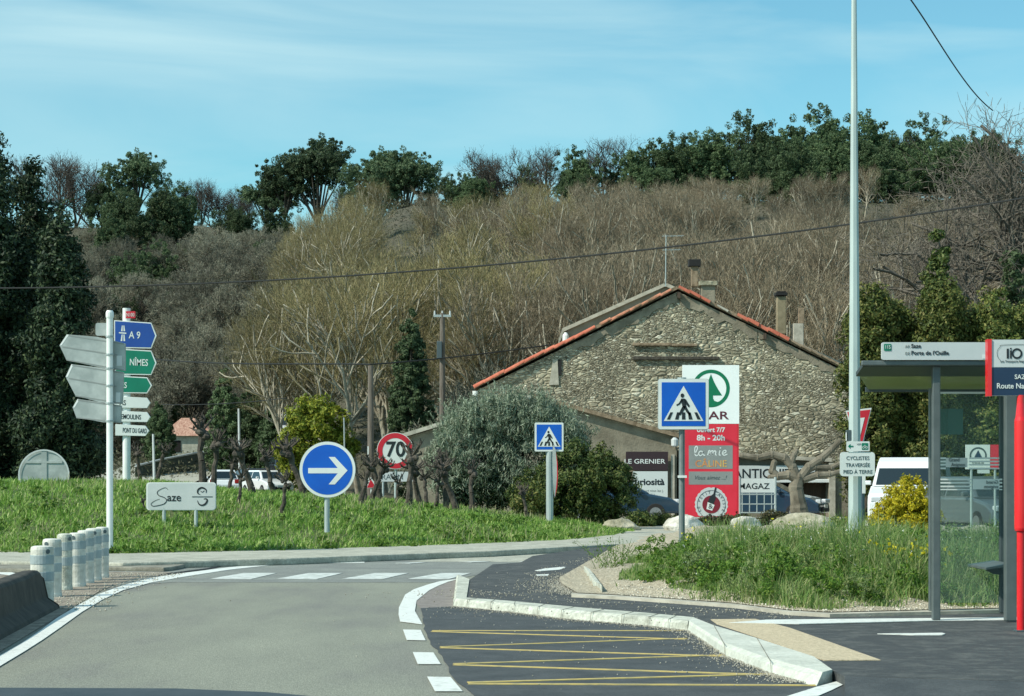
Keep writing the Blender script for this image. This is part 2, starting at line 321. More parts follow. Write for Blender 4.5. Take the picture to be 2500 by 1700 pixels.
def stone_mat():
    m = bpy.data.materials.new('rubble_stone'); m.use_nodes = True; t = m.node_tree; p = t.nodes['Principled BSDF']; p.inputs['Roughness'].default_value = .95; p.inputs['Specular IOR Level'].default_value = .2
    ln = t.links.new
    c = nd(t, 'ShaderNodeTexCoord'); dn = nd(t, 'ShaderNodeTexNoise'); dn.inputs['Scale'].default_value = 1.6; dn.inputs['Detail'].default_value = 4
    ad = nd(t, 'ShaderNodeVectorMath', operation='MULTIPLY_ADD'); ad.inputs[1].default_value = (.20, .20, .20)
    ln(c.outputs['Object'], dn.inputs[0]); ln(dn.outputs['Color'], ad.inputs[0]); ln(c.outputs['Object'], ad.inputs[2])
    mp = nd(t, 'ShaderNodeMapping'); mp.inputs['Scale'].default_value = (6.8, 1, 15.5); ln(ad.outputs[0], mp.inputs[0])
    v1 = nd(t, 'ShaderNodeTexVoronoi', feature='DISTANCE_TO_EDGE'); v2 = nd(t, 'ShaderNodeTexVoronoi', feature='F1')
    for v in (v1, v2): v.inputs['Scale'].default_value = 1.0; v.inputs['Randomness'].default_value = .95; ln(mp.outputs[0], v.inputs['Vector'])
    v3 = nd(t, 'ShaderNodeTexVoronoi', feature='DISTANCE_TO_EDGE'); v4 = nd(t, 'ShaderNodeTexVoronoi', feature='F1')
    for v in (v3, v4): v.inputs['Scale'].default_value = .52; v.inputs['Randomness'].default_value = 1; ln(mp.outputs[0], v.inputs['Vector'])
    kn = nd(t, 'ShaderNodeTexNoise'); kn.inputs['Scale'].default_value = .9; kn.inputs['Detail'].default_value = 2; ln(c.outputs['Object'], kn.inputs[0])
    kr = nd(t, 'ShaderNodeValToRGB'); kr.color_ramp.elements[0].position = .50; kr.color_ramp.elements[1].position = .54; ln(kn.outputs[0], kr.inputs[0])
    fe = nd(t, 'ShaderNodeMix', data_type='FLOAT'); ln(kr.outputs[0], fe.inputs[0]); ln(v1.outputs[0], fe.inputs[2]); ln(v3.outputs[0], fe.inputs[3])
    fc = nd(t, 'ShaderNodeMix', data_type='RGBA'); ln(kr.outputs[0], fc.inputs[0]); ln(v2.outputs['Color'], fc.inputs[6]); ln(v4.outputs['Color'], fc.inputs[7])
    sx = nd(t, 'ShaderNodeSeparateColor'); ln(fc.outputs[2], sx.inputs[0])
    r = nd(t, 'ShaderNodeValToRGB'); e = r.color_ramp.elements; e[0].color = (.19,.178,.14,1); e[1].color = (.62,.605,.53,1)
    for po, cc in ((.3, (.285,.268,.21)), (.6, (.36,.342,.272)), (.88, (.45,.432,.355))): x = e.new(po); x.color = (*cc, 1)
    ln(sx.outputs[0], r.inputs[0])
    n3 = nd(t, 'ShaderNodeTexNoise'); n3.inputs['Scale'].default_value = 9; n3.inputs['Detail'].default_value = 6; ln(c.outputs['Object'], n3.inputs[0])
    m1 = nd(t, 'ShaderNodeMix', data_type='RGBA', blend_type='OVERLAY'); m1.inputs[0].default_value = .55; ln(r.outputs[0], m1.inputs[6]); ln(n3.outputs[0], m1.inputs[7])
    # joints: weathered mortar, here and there deep gaps
    mo = nd(t, 'ShaderNodeValToRGB'); mo.color_ramp.elements[0].position = .015; mo.color_ramp.elements[0].color = (1,1,1,1); mo.color_ramp.elements[1].position = .06; mo.color_ramp.elements[1].color = (0,0,0,1)
    ln(fe.outputs[0], mo.inputs[0])
    mn = nd(t, 'ShaderNodeTexNoise'); mn.inputs['Scale'].default_value = 3.1; ln(c.outputs['Object'], mn.inputs[0])
    mc = nd(t, 'ShaderNodeValToRGB'); mc.color_ramp.elements[0].position = .36; mc.color_ramp.elements[0].color = (.09,.08,.055,1); mc.color_ramp.elements[1].position = .52; mc.color_ramp.elements[1].color = (.33,.305,.235,1)
    ln(mn.outputs[0], mc.inputs[0])
    m2 = nd(t, 'ShaderNodeMix', data_type='RGBA'); ln(mo.outputs[0], m2.inputs[0]); ln(m1.outputs[2], m2.inputs[6]); ln(mc.outputs[0], m2.inputs[7])
    # broad patches of colour over the wall
    n4 = nd(t, 'ShaderNodeTexNoise'); n4.inputs['Scale'].default_value = .45; n4.inputs['Detail'].default_value = 3; ln(c.outputs['Object'], n4.inputs[0])
    r4 = nd(t, 'ShaderNodeValToRGB'); r4.color_ramp.elements[0].position = .35; r4.color_ramp.elements[0].color = (.95,.93,.86,1); r4.color_ramp.elements[1].position = .65; r4.color_ramp.elements[1].color = (1.32,1.29,1.18,1); ln(n4.outputs[0], r4.inputs[0])
    m3 = nd(t, 'ShaderNodeMix', data_type='RGBA', blend_type='MULTIPLY'); m3.inputs[0].default_value = 1; ln(m2.outputs[2], m3.inputs[6]); ln(r4.outputs[0], m3.inputs[7])
    ln(m3.outputs[2], p.inputs['Base Color'])
    hr = nd(t, 'ShaderNodeMapRange'); hr.inputs[1].default_value = 0; hr.inputs[2].default_value = .22; ln(fe.outputs[0], hr.inputs[0])
    sa = nd(t, 'ShaderNodeMath', operation='MULTIPLY_ADD'); sa.inputs[1].default_value = .5; ln(sx.outputs[1], sa.inputs[0]); ln(hr.outputs[0], sa.inputs[2])
    sb = nd(t, 'ShaderNodeMath', operation='MULTIPLY_ADD'); sb.inputs[1].default_value = .5; ln(n3.outputs[0], sb.inputs[0]); ln(sa.outputs[0], sb.inputs[2])
    b = nd(t, 'ShaderNodeBump'); b.inputs['Strength'].default_value = 1; b.inputs['Distance'].default_value = .055; ln(sb.outputs[0], b.inputs['Height']); ln(b.outputs[0], p.inputs['Normal'])
    return m
M['stone'] = stone_mat()

_fc = {}
def text_mesh(s, size, bold=0, shear=0, align='CENTER', depth=.0015, spacing=1.0):
    cu = bpy.data.curves.new('t', 'FONT'); cu.body = s; cu.size = size; cu.offset = bold*size; cu.shear = shear; cu.align_x = align; cu.extrude = depth; cu.resolution_u = 4; cu.space_character = spacing
    o = bpy.data.objects.new('t', cu); COL.objects.link(o); dg = bpy.context.evaluated_depsgraph_get(); dg.update()
    me = bpy.data.meshes.new_from_object(o.evaluated_get(dg)); bpy.data.objects.remove(o); return me

class Flat:
    """a thing facing the camera at distance Y, measured in photo pixels"""
    def __init__(s, name, px, py, Y, label, cat, zb=None, group=None):
        p = at(px, py, Y)
        if zb is not None: p.z = zb
        s.Y = Y; s.k = Y/FP; s.root = thing(name, p, label, cat, group)
    def p(s, x, y): return ((x-CX)*s.k, CH-(y-HY)*s.k)
    def poly(s, name, pts, d, m, th=.003, parent=None, bevel=0):   # d: front face distance towards the camera
        return MB().slab([s.p(*q) for q in pts], s.Y-d, s.Y-d+th).build(name, m, parent or s.root, bevel=bevel)
    def rect(s, name, x0, y0, x1, y1, d, m, th=.003, r=0, parent=None):
        return s.poly(name, rrect(x0, y0, x1, y1, r), d, m, th, parent)
    def disc(s, name, x, y, r, d, m, th=.003, parent=None, n=40, ry=None):
        return s.poly(name, [(x+r*math.cos(2*math.pi*i/n), y+(ry or r)*math.sin(2*math.pi*i/n)) for i in range(n)], d, m, th, parent)
    def ring(s, name, x, y, r0, r1, d, m, th=.003, parent=None, a0=0, a1=360, n=48):
        mb = MB(); full = (a1-a0) >= 360; vs = []
        for i in range(n+1):
            t = R(a0+(a1-a0)*i/n)
            for r in (r0, r1):
                X, Z = s.p(x+r*math.cos(t), y-r*math.sin(t)); vs.append((X, s.Y-d, Z))
        mb.add(vs, [(2*i, 2*i+1, 2*i+3, 2*i+2) for i in range(n)])
        return mb.build(name, m, parent or s.root)
    def text(s, t, x, y, cap, d, m, parent=None, align='CENTER', sx=1.0, bold=0, shear=0, name='lettering', rot=0, spacing=1.0):
        """x,y: middle of the baseline ends; cap: capital height in px; y is the baseline"""
        me = text_mesh(t, cap*s.k/.70, bold, shear, align, .0012, spacing); X, Z = s.p(x, y); o_ = ORG[(parent or s.root).name]
        c, q = math.cos(rot), math.sin(rot)
        for v in me.vertices:
            a, b = v.co.x*sx, v.co.y
            v.co = (X-o_.x+a*c-b*q, s.Y-d-o_.y-v.co.z, Z-o_.z+a*q+b*c)
        return link(name, me, m, parent or s.root)
    def stroke(s, name, pts, wpx, d, m, parent=None):      # a flat brush stroke, smoothed through pts
        P = [Vector((a, b, 0)) for a, b in pts]; Q = []
        for i in range(len(P)-1):
            a, b, c, e = P[max(i-1, 0)], P[i], P[i+1], P[min(i+2, len(P)-1)]
            for k in range(6):
                t = k/6; Q.append(.5*((2*b)+(c-a)*t+(2*a-5*b+4*c-e)*t*t+(3*b-a-3*c+e)*t**3))
        Q.append(P[-1]); vs = []; n = len(Q)
        for i, q in enumerate(Q):
            dd = (Q[min(i+1, n-1)]-Q[max(i-1, 0)]).normalized(); nn = Vector((-dd.y, dd.x, 0)); wd = (wpx if not isinstance(wpx, tuple) else wpx[0]+(wpx[1]-wpx[0])*math.sin(math.pi*i/(n-1)))/2
            for sg in (-1, 1):
                X, Z = s.p(q.x+nn.x*wd*sg, q.y+nn.y*wd*sg); vs.append((X, s.Y-d, Z))
        return MB().add(vs, [(2*i, 2*i+1, 2*i+3, 2*i+2) for i in range(n-1)]).build(name, m, parent or s.root)
    def post(s, name, x, y0, y1, wpx, m, dy=.06, r=None, parent=None, n=12, zb=None):
        a = s.p(x, y0); b = s.p(x, y1); rr = wpx*s.k/2
        return MB().tube((b[0], s.Y+dy, (b[1] if zb is None else zb)), (a[0], s.Y+dy, a[1]), rr, rr, n).build(name, m, parent or s.root, smooth=False)
def rrect(x0, y0, x1, y1, r, n=4):
    if r <= 0: return [(x0, y0), (x1, y0), (x1, y1), (x0, y1)]
    o = []
    for cx, cy, a in ((x1-r, y0+r, -90), (x1-r, y1-r, 0), (x0+r, y1-r, 90), (x0+r, y0+r, 180)):
        for i in range(n+1): t = R(a+90*i/n); o.append((cx+r*math.cos(t), cy+r*math.sin(t)))
    return o
# ------------------------------------------------------------------ terrain
def terr(x, y):
    x = np.asarray(x, float); y = np.asarray(y, float)
    ys = np.interp(x, [-70, -30, -14, 2, 80], [222, 205, 135, 122, 112])
    w_ = np.interp(x, [-70, -30, 0, 40], [115, 118, 128, 132])
    zr = np.interp(x, [-110, -84, -53, -35, -20, 2.5, 22, 37, 70, 110], [42, 42.5, 43.5, 40.5, 36.5, 34, 35.5, 35.8, 36, 36])
    t = np.clip((y-ys)/w_, 0, 1)
    g = np.clip(y-100, 0, 250)*.030*np.interp(x, [-30, -10], [1, .35])
    z = g*(1-t)+zr*(.45*sm(t)+.55*t**.95)-np.clip(y-ys-w_, 0, 1e4)*.06
    z = z+(np.sin(x*.11+y*.05)+np.sin(x*.05-y*.09))*.5*sm(t*3)
    return z
def tz(x, y): return float(terr(x, y))
xs = np.concatenate([np.linspace(-900, -130, 8), np.linspace(-120, 120, 97), np.linspace(130, 900, 8)])
ys_ = np.concatenate([np.linspace(-40, 60, 6), np.linspace(66, 420, 120), np.linspace(450, 2500, 8)])
X, Y = np.meshgrid(xs, ys_); Z = terr(X, Y); nx, ny = len(xs), len(ys_)
i = (np.arange(ny-1)[:, None]*nx+np.arange(nx-1)[None]).ravel()
M['terrain'] = mat('hillside_ground', (.045, .05, .028), (.11, .095, .065), .22, .95, .4, detail=8, c3=(.075, .07, .045), bscale=3, bdist=.3)
g = np_mesh('ground', np.stack([X, Y, Z], -1).reshape(-1, 3), np.stack([i, i+1, i+nx+1, i+nx], 1), M['terrain']); setp(g, 'flat valley ground rising into a wooded hillside', None, kind='structure')
g.data.shade_smooth()

def sheet(name, pts, m, z, label=None, base=None):
    """flat sheet with a small thickness; pts are world points or pixel pairs on plane z"""
    q = [tuple(G(a, b, z)[:2]) if base is None else (a, b) for a, b in pts]
    o = MB().prism(q, z-.003 if z < .05 else z-.14, z).build(name, m); return setp(o, label, kind='structure')
sheet('road', [(-60, -20), (30, -20), (30, 64), (-60, 64)], M['asphalt'], .004, 'light grey asphalt road leading to the roundabout', base=1)
sheet('ring_road', [(-400, 1352), (700, 1352), (1700, 1330), (1700, 1385), (1200, 1398), (1120, 1412), (1120, 1422), (420, 1422), (300, 1430), (-400, 1500)], M['ring'], .008, 'darker asphalt of the roundabout ring')
sheet('grazing_light_lane', [(1080, 1364), (1240, 1352), (1420, 1343), (1660, 1330), (1700, 1345), (1451, 1356), (1382, 1363), (1290, 1372), (1000, 1371)], M['apron'], .012, 'asphalt beside the roundabout kerb with grazing light put into its pale colour')  # brightness of grazing light on the ring road, painted in as a paler sheet
sheet('old_pavement', [(1117, 1412), (1106, 1481), (1027, 1486), (1010, 1466), (1030, 1437), (1060, 1424)], M['patch'], .009, 'old reddish asphalt triangle inside the white curve')
bay = [(1027, 1485), (1113, 1480), (1244, 1495), (1347, 1509), (1485, 1521), (1623, 1531), (1671, 1535), (1683, 1543), (1770, 1603), (1883, 1647), (1991, 1676), (2100, 1653), (2250, 1658), (3300, 1690), (3300, 2400), (1420, 2400), (1250, 1850), (1160, 1700), (1107, 1655), (1079, 1600), (1051, 1573), (1038, 1540), (1033, 1521)]
b_ = []
rr = random.Random(3)
for k in range(len(bay)):
    a, b = bay[k], bay[(k+1) % len(bay)]; b_.append(a)
    if k >= 16:                      # ragged seam against the old asphalt
        for t in (.25, .5, .75): b_.append((a[0]+(b[0]-a[0])*t+rr.uniform(-4, 4), a[1]+(b[1]-a[1])*t))
sheet('bus_bay', b_, M['dark'], .010, 'fresh dark asphalt of the bus bay')
sheet('lane_dark_band', [(-500, 1676), (0, 1679), (430, 1681), (650, 1690), (900, 1712), (900, 1960), (-900, 1960)], M['strip'], .0085, 'dark blue-grey band laid across the lane at the bottom')  # flat dark sheet added in place of a dark band of unclear source

# platform (pavement of the bus stop) at 0.15 m and its kerbs
HP = .09
kt = [(1146, 1414), (1139, 1459), (1244, 1467), (1416, 1483), (1588, 1497), (1693, 1507), (1743, 1527), (1848, 1558), (1987, 1603), (2035, 1634), (2062, 1647)]
pav = kt+[(2200, 1650), (3200, 1680), (3200, 1500), (3200, 1340), (2400, 1318), (1660, 1318), (1451, 1335), (1382, 1344), (1300, 1356), (1270, 1372), (1203, 1376)]
MB().prism([tuple(G(a, b, HP)[:2]) for a, b in pav], 0, HP-.012).build('pavement', M['dust'])
setp(bpy.data.objects['pavement'], 'dark asphalt pavement of the bus stop', kind='structure')
a = G(2062, 1647, HP); b = G(3200, 1680, HP)
MB().add([(a.x, a.y, HP-.012), (b.x, b.y, HP-.012), (b.x+.6, b.y-1.6, .008), (a.x-.12, a.y-.75, .008)], [(3, 2, 1, 0)]).build('pavement_ramp', M['dark'])
setp(bpy.data.objects['pavement_ramp'], 'asphalt ramp down from the pavement to the road', kind='structure')
def ribbon(name, top, bot, m, z, zb, label, th=None):
    """kerb: top strip between polyline TOP (inner) and the outer upper edge, and a face down to BOT"""
    return None
def kerb(name, inner, outer, bot, m, label, ht=HP, zb=.004, slope=.03):
    n = len(inner); mb = MB(); rows = []
    for i_, o_, b2 in zip(inner, outer, bot):
        I = G(*i_, ht); B = G(*b2, zb); hd = Vector((I.x-B.x, I.y-B.y, 0)).normalized(); O = Vector((B.x, B.y, ht))+hd*slope
        rows.append([Vector((I.x, I.y, 0)), I, O.lerp(I, .12), O+Vector((0, 0, -.02))+(B-O)*.05, B])
    vs = [v for r in rows for v in r]; fs = []
    for k in range(n-1):
        for j in range(4): fs.append((k*5+j, k*5+j+1, (k+1)*5+j+1, (k+1)*5+j))
    fs += [tuple(range(5)), tuple(range(5*n-1, 5*n-6, -1))]
    mb.add(vs, fs); o = mb.build(name, m); bmx = bmesh.new(); bmx.from_mesh(o.data); bmesh.ops.recalc_face_normals(bmx, faces=bmx.faces); bmx.to_mesh(o.data); bmx.free()
    return setp(o, label, kind='structure')
def lerpn(a, b, n): return [(a[0]+(b[0]-a[0])*i/n, a[1]+(b[1]-a[1])*i/n) for i in range(n)]
KJ = 0
kerb('kerb_return', [(1146, 1414), (1139, 1459)], [(1120, 1411), (1114, 1459)], [(1114, 1417), (1105, 1481)], M['kerb'], 'short concrete kerb end beside the white curve')
ki = [(1139, 1459), (1244, 1467), (1416, 1483), (1588, 1497), (1693, 1507)]
ko = [(1114, 1460), (1244, 1474), (1400, 1490), (1580, 1505), (1676, 1513)]
kb = [(1106, 1481), (1244, 1495), (1380, 1512), (1560, 1527), (1678, 1541)]
kerb('kerb', ki, ko, kb, M['kerb'], 'long concrete kerb at the head of the bus bay')
kerb('bus_kerb', [(1693, 1507), (1743, 1527), (1848, 1558), (1987, 1603), (2032, 1635)], [(1676, 1513), (1722, 1543), (1825, 1586), (1955, 1633), (1997, 1638)], [(1678, 1541), (1770, 1603), (1883, 1647), (1960, 1668), (1993, 1676)], M['kerbw'], slope=.10, label='chunky white bus kerb running down the platform edge')
def joint(I_, B_, slope):
    I = G(*I_, HP+.002); B = G(*B_, .006); hd = Vector((I.x-B.x, I.y-B.y, 0)).normalized(); O = Vector((B.x, B.y, HP+.002))+hd*slope
    MB().path([I, O, B-hd*.001], .0028, 4).build('kerb_joint', M['slab'])
for k_ in range(9):
    t = .06+k_*.105; u = t*4; a_ = int(u); f_ = u-a_
    joint((ki[a_][0]+(ki[a_+1][0]-ki[a_][0])*f_, ki[a_][1]+(ki[a_+1][1]-ki[a_][1])*f_), (kb[a_][0]+(kb[a_+1][0]-kb[a_][0])*f_, kb[a_][1]+(kb[a_+1][1]-kb[a_][1])*f_), .03)
for (a_, b_2) in (((1743, 1527), (1770, 1603)), ((1848, 1558), (1883, 1647))): joint(a_, b_2, .10)
for o in list(COL.objects):
    if o.name.startswith('kerb_joint'): setp(o, 'dark joint between two kerb stones', kind='structure')
def flush(name, pts, m, z, label, hp=HP): return sheet(name, pts, m, z, label)
def plate(name, pts, m, label, z=HP-.005, th=.006):
    o = MB().prism([tuple(G(a, b, z)[:2]) for a, b in pts], z-th, z).build(name, m); return setp(o, label, kind='structure')
plate('tactile_paving', [(1735, 1512), (1844, 1511), (1929, 1533), (2150, 1611), (2012, 1612), (1850, 1556), (1750, 1523)], M['tactile'], 'beige resin patch behind the white bus kerb')
plate('white_edging', [(1780, 1520), (1871, 1513), (2280, 1509), (2700, 1505), (2700, 1511), (2280, 1515), (1950, 1523)], M['paint'], 'white line under the bus shelter', z=HP-.002)
plate('pavement_mark', [(2142, 1547), (2300, 1545), (2308, 1547), (2300, 1550), (2230, 1550)], M['paint'], 'short white dash on the platform', z=HP-.004)
plate('cycle_mark', [(1306, 1393), (1330, 1388), (1376, 1384), (1381, 1385), (1366, 1391), (1320, 1394)], M['paint'], 'white dash on the dark cycle path', z=HP-.004)
plate('cycle_dash', [(1308, 1403), (1340, 1402), (1338, 1405), (1312, 1405)], M['paint'], 'small white dash on the dark cycle path', z=HP-.004)

def stripe(name, L1, L2, m, label, z=.014): return sheet(name, L1+L2[::-1], m, z, label)
M1 = [(-200, 1755), (0, 1626), (60, 1590), (104, 1562), (150, 1530), (200, 1494), (250, 1464), (300, 1441), (370, 1422), (450, 1408), (560, 1391), (660, 1380), (780, 1375), (890, 1374)]
M2 = [(-200, 1720), (0, 1600), (50, 1572), (100, 1538), (140, 1508), (190, 1478), (240, 1451), (300, 1429), (370, 1411), (450, 1399), (560, 1385), (660, 1376), (780, 1372), (890, 1372)]
stripe('edge_line', M1, M2, M['paint'], 'white edge line curving along the left of the lane')
stripe('curve_line', [(977, 1517), (973, 1500), (974, 1483), (989, 1452), (1010, 1439), (1042, 1428), (1075, 1419), (1106, 1415)], [(1031, 1524), (1022, 1508), (1013, 1492), (1017, 1466), (1048, 1441), (1070, 1430), (1095, 1420), (1119, 1414)], M['paint'], 'thick white curve at the head of the bus bay')
for q in ([(984, 1537), (1027, 1538), (1039, 1563), (993, 1562)], [(1008, 1592), (1058, 1593), (1076, 1621), (1020, 1621)], [(1043, 1652), (1100, 1653), (1129, 1687), (1062, 1687)], [(1085, 1725), (1155, 1725), (1195, 1765), (1115, 1765)]):
    sheet('lane_dash', q, M['paint'], .014, 'white dash along the edge of the bus bay')
for k in range(4):
    o = 161*k
    x1 = min(672+o, 1146)
    sheet('zebra_stripe', [(514+o, 1413), (612+o, 1414), (min(676+o, 1150), 1399), (594+o, 1399)], M['paintw'], .014, 'white zebra stripe across the lane')
sheet('side_dash', [(-60, 1396), (0, 1395), (28, 1397), (56, 1405), (46, 1408), (0, 1401), (-60, 1402)], M['paint'], .014, 'white line left of the bollards')
for q in ([(965, 1375), (1020, 1373), (1046, 1373), (1000, 1376)], [(1120, 1372), (1180, 1370), (1199, 1371), (1150, 1373)], [(1265, 1371), (1300, 1368), (1322, 1368), (1290, 1372)]):
    sheet('ring_dash', q, M['paintw'], .016, 'thin white dash of the roundabout edge')
stripe('path_line', [(1200, 1396), (1262, 1395), (1300, 1379), (1384, 1366), (1452, 1358), (1560, 1349)], [(1206, 1391), (1262, 1391), (1290, 1376), (1382, 1362), (1451, 1355), (1560, 1346)], M['paint'], 'white line bordering the dark cycle path', z=.016)
zz = [((1055, 1543), (1668, 1543)), ((1055, 1545), (1675, 1564)), ((1077, 1583), (1675, 1562)), ((1077, 1585), (1770, 1606)), ((1109, 1625), (1770, 1603)), ((1109, 1627), (1883, 1652)), ((1143, 1671), (1883, 1650)), ((1143, 1674), (1991, 1678))]
for (a, b) in zz:
    A = G(*a); B = G(*b); d = (B-A).normalized(); n = Vector((-d.y, d.x, 0))*.032
    k0 = A+n; MB().prism([tuple((A+n)[:2]), tuple((B+n)[:2]), tuple((B-n)[:2]), tuple((A-n)[:2])], .010, .0135+.0003*zz.index((a, b))).build('zigzag_line', M['yellow'])
for o in list(COL.objects):
    if o.name.startswith('zigzag_line'): setp(o, 'faded yellow zigzag line in the bus bay', kind='structure')
stripe('ramp_line', [(1850, 1735), (1914, 1702), (1993, 1677), (2045, 1663), (2098, 1654)], [(1950, 1735), (1990, 1702), (2030, 1685), (2065, 1668), (2100, 1655)], M['paint'], 'white line at the foot of the bus kerb', z=.016)

# verge on the right: gravel edge, banked soil, weeds
VI = [(1382, 1428), (1395, 1449), (1500, 1454), (1600, 1461), (1700, 1468), (1794, 1475), (1929, 1492), (2026, 1497), (2274, 1491), (2452, 1487), (3200, 1480)]
vf = [G(a, b, HP) for a, b in VI]; vfx = [v.x for v in vf]; vfy = [v.y for v in vf]
def vyf(x): return np.interp(x, vfx, vfy)
LX = G(1427, 1385, HP)
def verge(x, y):
    x = np.asarray(x, float); f = vyf(x); t = np.clip((y-f)/4.0, 0, 1)
    side = sm((x-(.95+np.clip(y-27, 0, 30)*.108))/1.6)
    return HP+.012+(.24*sm(t)*side)*np.interp(x, [1, 3.5, 6], [.5, 1, .9])+.03*(1+np.sin(x*7+y*5)+.4*np.sin(x*17-y*11))*np.clip(t*6, 0, 1)*np.clip((x-.62-np.clip(y-27, 0, 30)*.108)/.6, 0, 1)
gx = np.linspace(.62, 12, 90); gt = np.linspace(0, 1, 60)
rows = []
for t in gt:
    f = vyf(gx); yy = f+t*t*(46-f); sx = gx+np.clip(yy-27, 0, 30)*.108*np.clip((3-gx)/2.2, 0, 1)
    rows.append(np.stack([sx, yy, verge(sx, yy)], -1))
VV = np.concatenate(rows); nx = len(gx); i = (np.arange(len(gt)-1)[:, None]*nx+np.arange(nx-1)[None]).ravel()
o = np_mesh('gravel_verge', VV, np.stack([i, i+1, i+nx+1, i+nx], 1), M['gravel']); setp(o, 'sandy gravel verge beside the pavement', kind='structure'); o.data.shade_smooth()
# skirt of the verge
MB().prism([(p[0], p[1]) for p in VV[:nx]]+[(12.2, 46)]+[(p[0], p[1]) for p in VV[::nx][::-1][1:-1]], 0, HP-.011).build('verge_bed', M['dirt'])
setp(bpy.data.objects['verge_bed'], 'stony bed under the verge', kind='structure')
plate('verge_edging', [(a, b-1) for a, b in VI[1:]]+[(a, b+2.5) for a, b in VI[1:]][::-1], M['coping'], 'thin pale edging between pavement and verge', z=HP+.02, th=.04)
kerb('kerb_stub', [(1440, 1390), (1470, 1430)], [(1427, 1392), (1455, 1431)], [(1425, 1396), (1450, 1437)], M['kerb'], 'short buried kerb stone in the gravel', ht=HP+.09, zb=HP)

# ------------------------------------------------------------------ central island
ig = [(-3000, 1380), (0, 1352), (300, 1356), (700, 1347), (1000, 1337), (1200, 1330), (1380, 1322), (1500, 1310), (1530, 1301)]
gfe = [G(a, b, .1) for a, b in ig[1:]]
ifx = [-40, -20]+[v.x for v in gfe]; ify = [49, 38.5]+[v.y for v in gfe]
def iyf(x): return np.interp(x, ifx, ify)
def mound(x, y):
    x = np.asarray(x, float); hc = np.interp(x, [-40, -8.3, -6.2, -4.3, -2.4, -.5, 1.5, 2.5, 3.0], [1.36, 1.29, 1.07, .97, .76, .50, .28, .12, .1])
    t = np.clip((y-iyf(x))/np.interp(x, [-6, 2.8], [10, 3.5]), 0, 1); bk = np.clip((y-iyf(x)-13)/10, 0, 1)
    return .10+(hc-.10)*(.6*sm(t)+.4*t)*(1-.75*sm(bk))
gx = np.concatenate([np.linspace(-38, -12, 20), np.linspace(-11.5, 3.0, 60)]); gt = np.linspace(0, 1, 34); rows = []
for t in gt:
    f = iyf(gx); e = np.interp(gx, [-38, -20, -5, 2, 3.0], [50, 66, 66, 60, 50.5]); yy = f+t*(e-f); rows.append(np.stack([gx, yy, mound(gx, yy)], -1))
VV = np.concatenate(rows); nx = len(gx); i = (np.arange(len(gt)-1)[:, None]*nx+np.arange(nx-1)[None]).ravel()
o = np_mesh('grass_bank', VV, np.stack([i, i+1, i+nx+1, i+nx], 1), M['soil']); setp(o, 'raised earth mound of the roundabout island', kind='structure'); o.data.shade_smooth()
op = [(-900, 1400), (0, 1370), (300, 1374), (700, 1363), (1000, 1352), (1200, 1345), (1400, 1334), (1640, 1321), (1720, 1315), (1730, 1296), (1600, 1290), (1500, 1290)]
O_ = [G(a, b, .12) for a, b in op]
MB().prism([(v.x, v.y) for v in O_]+[(v.x, v.y+1) for v in reversed(gfe[:5])]+[(-40, 52), (-42, 46)], 0, .12).build('island_kerb', M['apron'], bevel=.03)
setp(bpy.data.objects['island_kerb'], 'pale concrete kerb apron round the roundabout island', kind='structure')
MB().prism([tuple(G(a, b, .115)[:2]) for a, b in [(1380, 1318), (1500, 1306), (1700, 1300), (2600, 1292), (2600, 1262), (1000, 1262), (1300, 1300)]], 0, .105).build('far_pavement', M['apron']); setp(bpy.data.objects['far_pavement'], 'pale forecourt paving behind the island', kind='structure')
# splitter island: slab with the sign post, gritty ground under the bollards
sl_ = [(-300, 1362), (264, 1360), (420, 1362), (514, 1367), (470, 1374), (425, 1383), (400, 1386), (260, 1384), (80, 1389), (-300, 1384)]
MB().prism([tuple(G(a, b, .07)[:2]) for a, b in sl_], .0, .07).build('splitter_island', M['slab'], bevel=.02); setp(bpy.data.objects['splitter_island'], 'cracked low concrete island at the foot of the sign post', kind='structure')
sheet('sandy_patch', [(-100, 1408), (60, 1402), (120, 1398), (262, 1396), (420, 1397), (400, 1404), (330, 1412), (255, 1437), (200, 1468), (150, 1500), (100, 1530), (0, 1590), (-300, 1740), (-300, 1460), (60, 1440)], M['dirt'], .012, 'gritty ground under the bollards')
sheet('road_crack', [(386, 1403), (420, 1398), (500, 1388), (560, 1378), (562, 1379), (505, 1390), (425, 1400), (388, 1405)], M['blk'], .0165, 'crack in the asphalt beside the splitter island')

# ------------------------------------------------------------------ grass and weeds
rng = np.random.default_rng(11)
def stuff(name, V, Q, m, label, cat):
    o = np_mesh(name, V, Q, m); return setp(o, label, cat, kind='stuff')
n = 150000; x = rng.uniform(-16, 3.0, n); y = iyf(x)+rng.random(n)**1.35*np.interp(x, [-16, -2, 2.5, 3], [17, 17, 8, 2])
den = .5+.5*np.sin(x*1.7+np.sin(y*1.3)*2)*np.cos(y*.9+x*.4); keep = (rng.random(n) < .55+.45*den)
x = x[keep]; y = y[keep]; z = mound(x, y)-.02
tall = .045+.065*(.5+.5*np.sin(x*2.3+1)*np.sin(y*1.9+x))+.04*rng.random(len(x)); front = np.clip((y-iyf(x))/1.0, .25, 1)
V, Q = blades(np.stack([x, y, z], 1), tall*front, .013, 1.1, rng, (.35, -.1, 0))
stuff('grass', V, Q, M['L_grass'], 'thick spring grass covering the roundabout mound', 'grass')
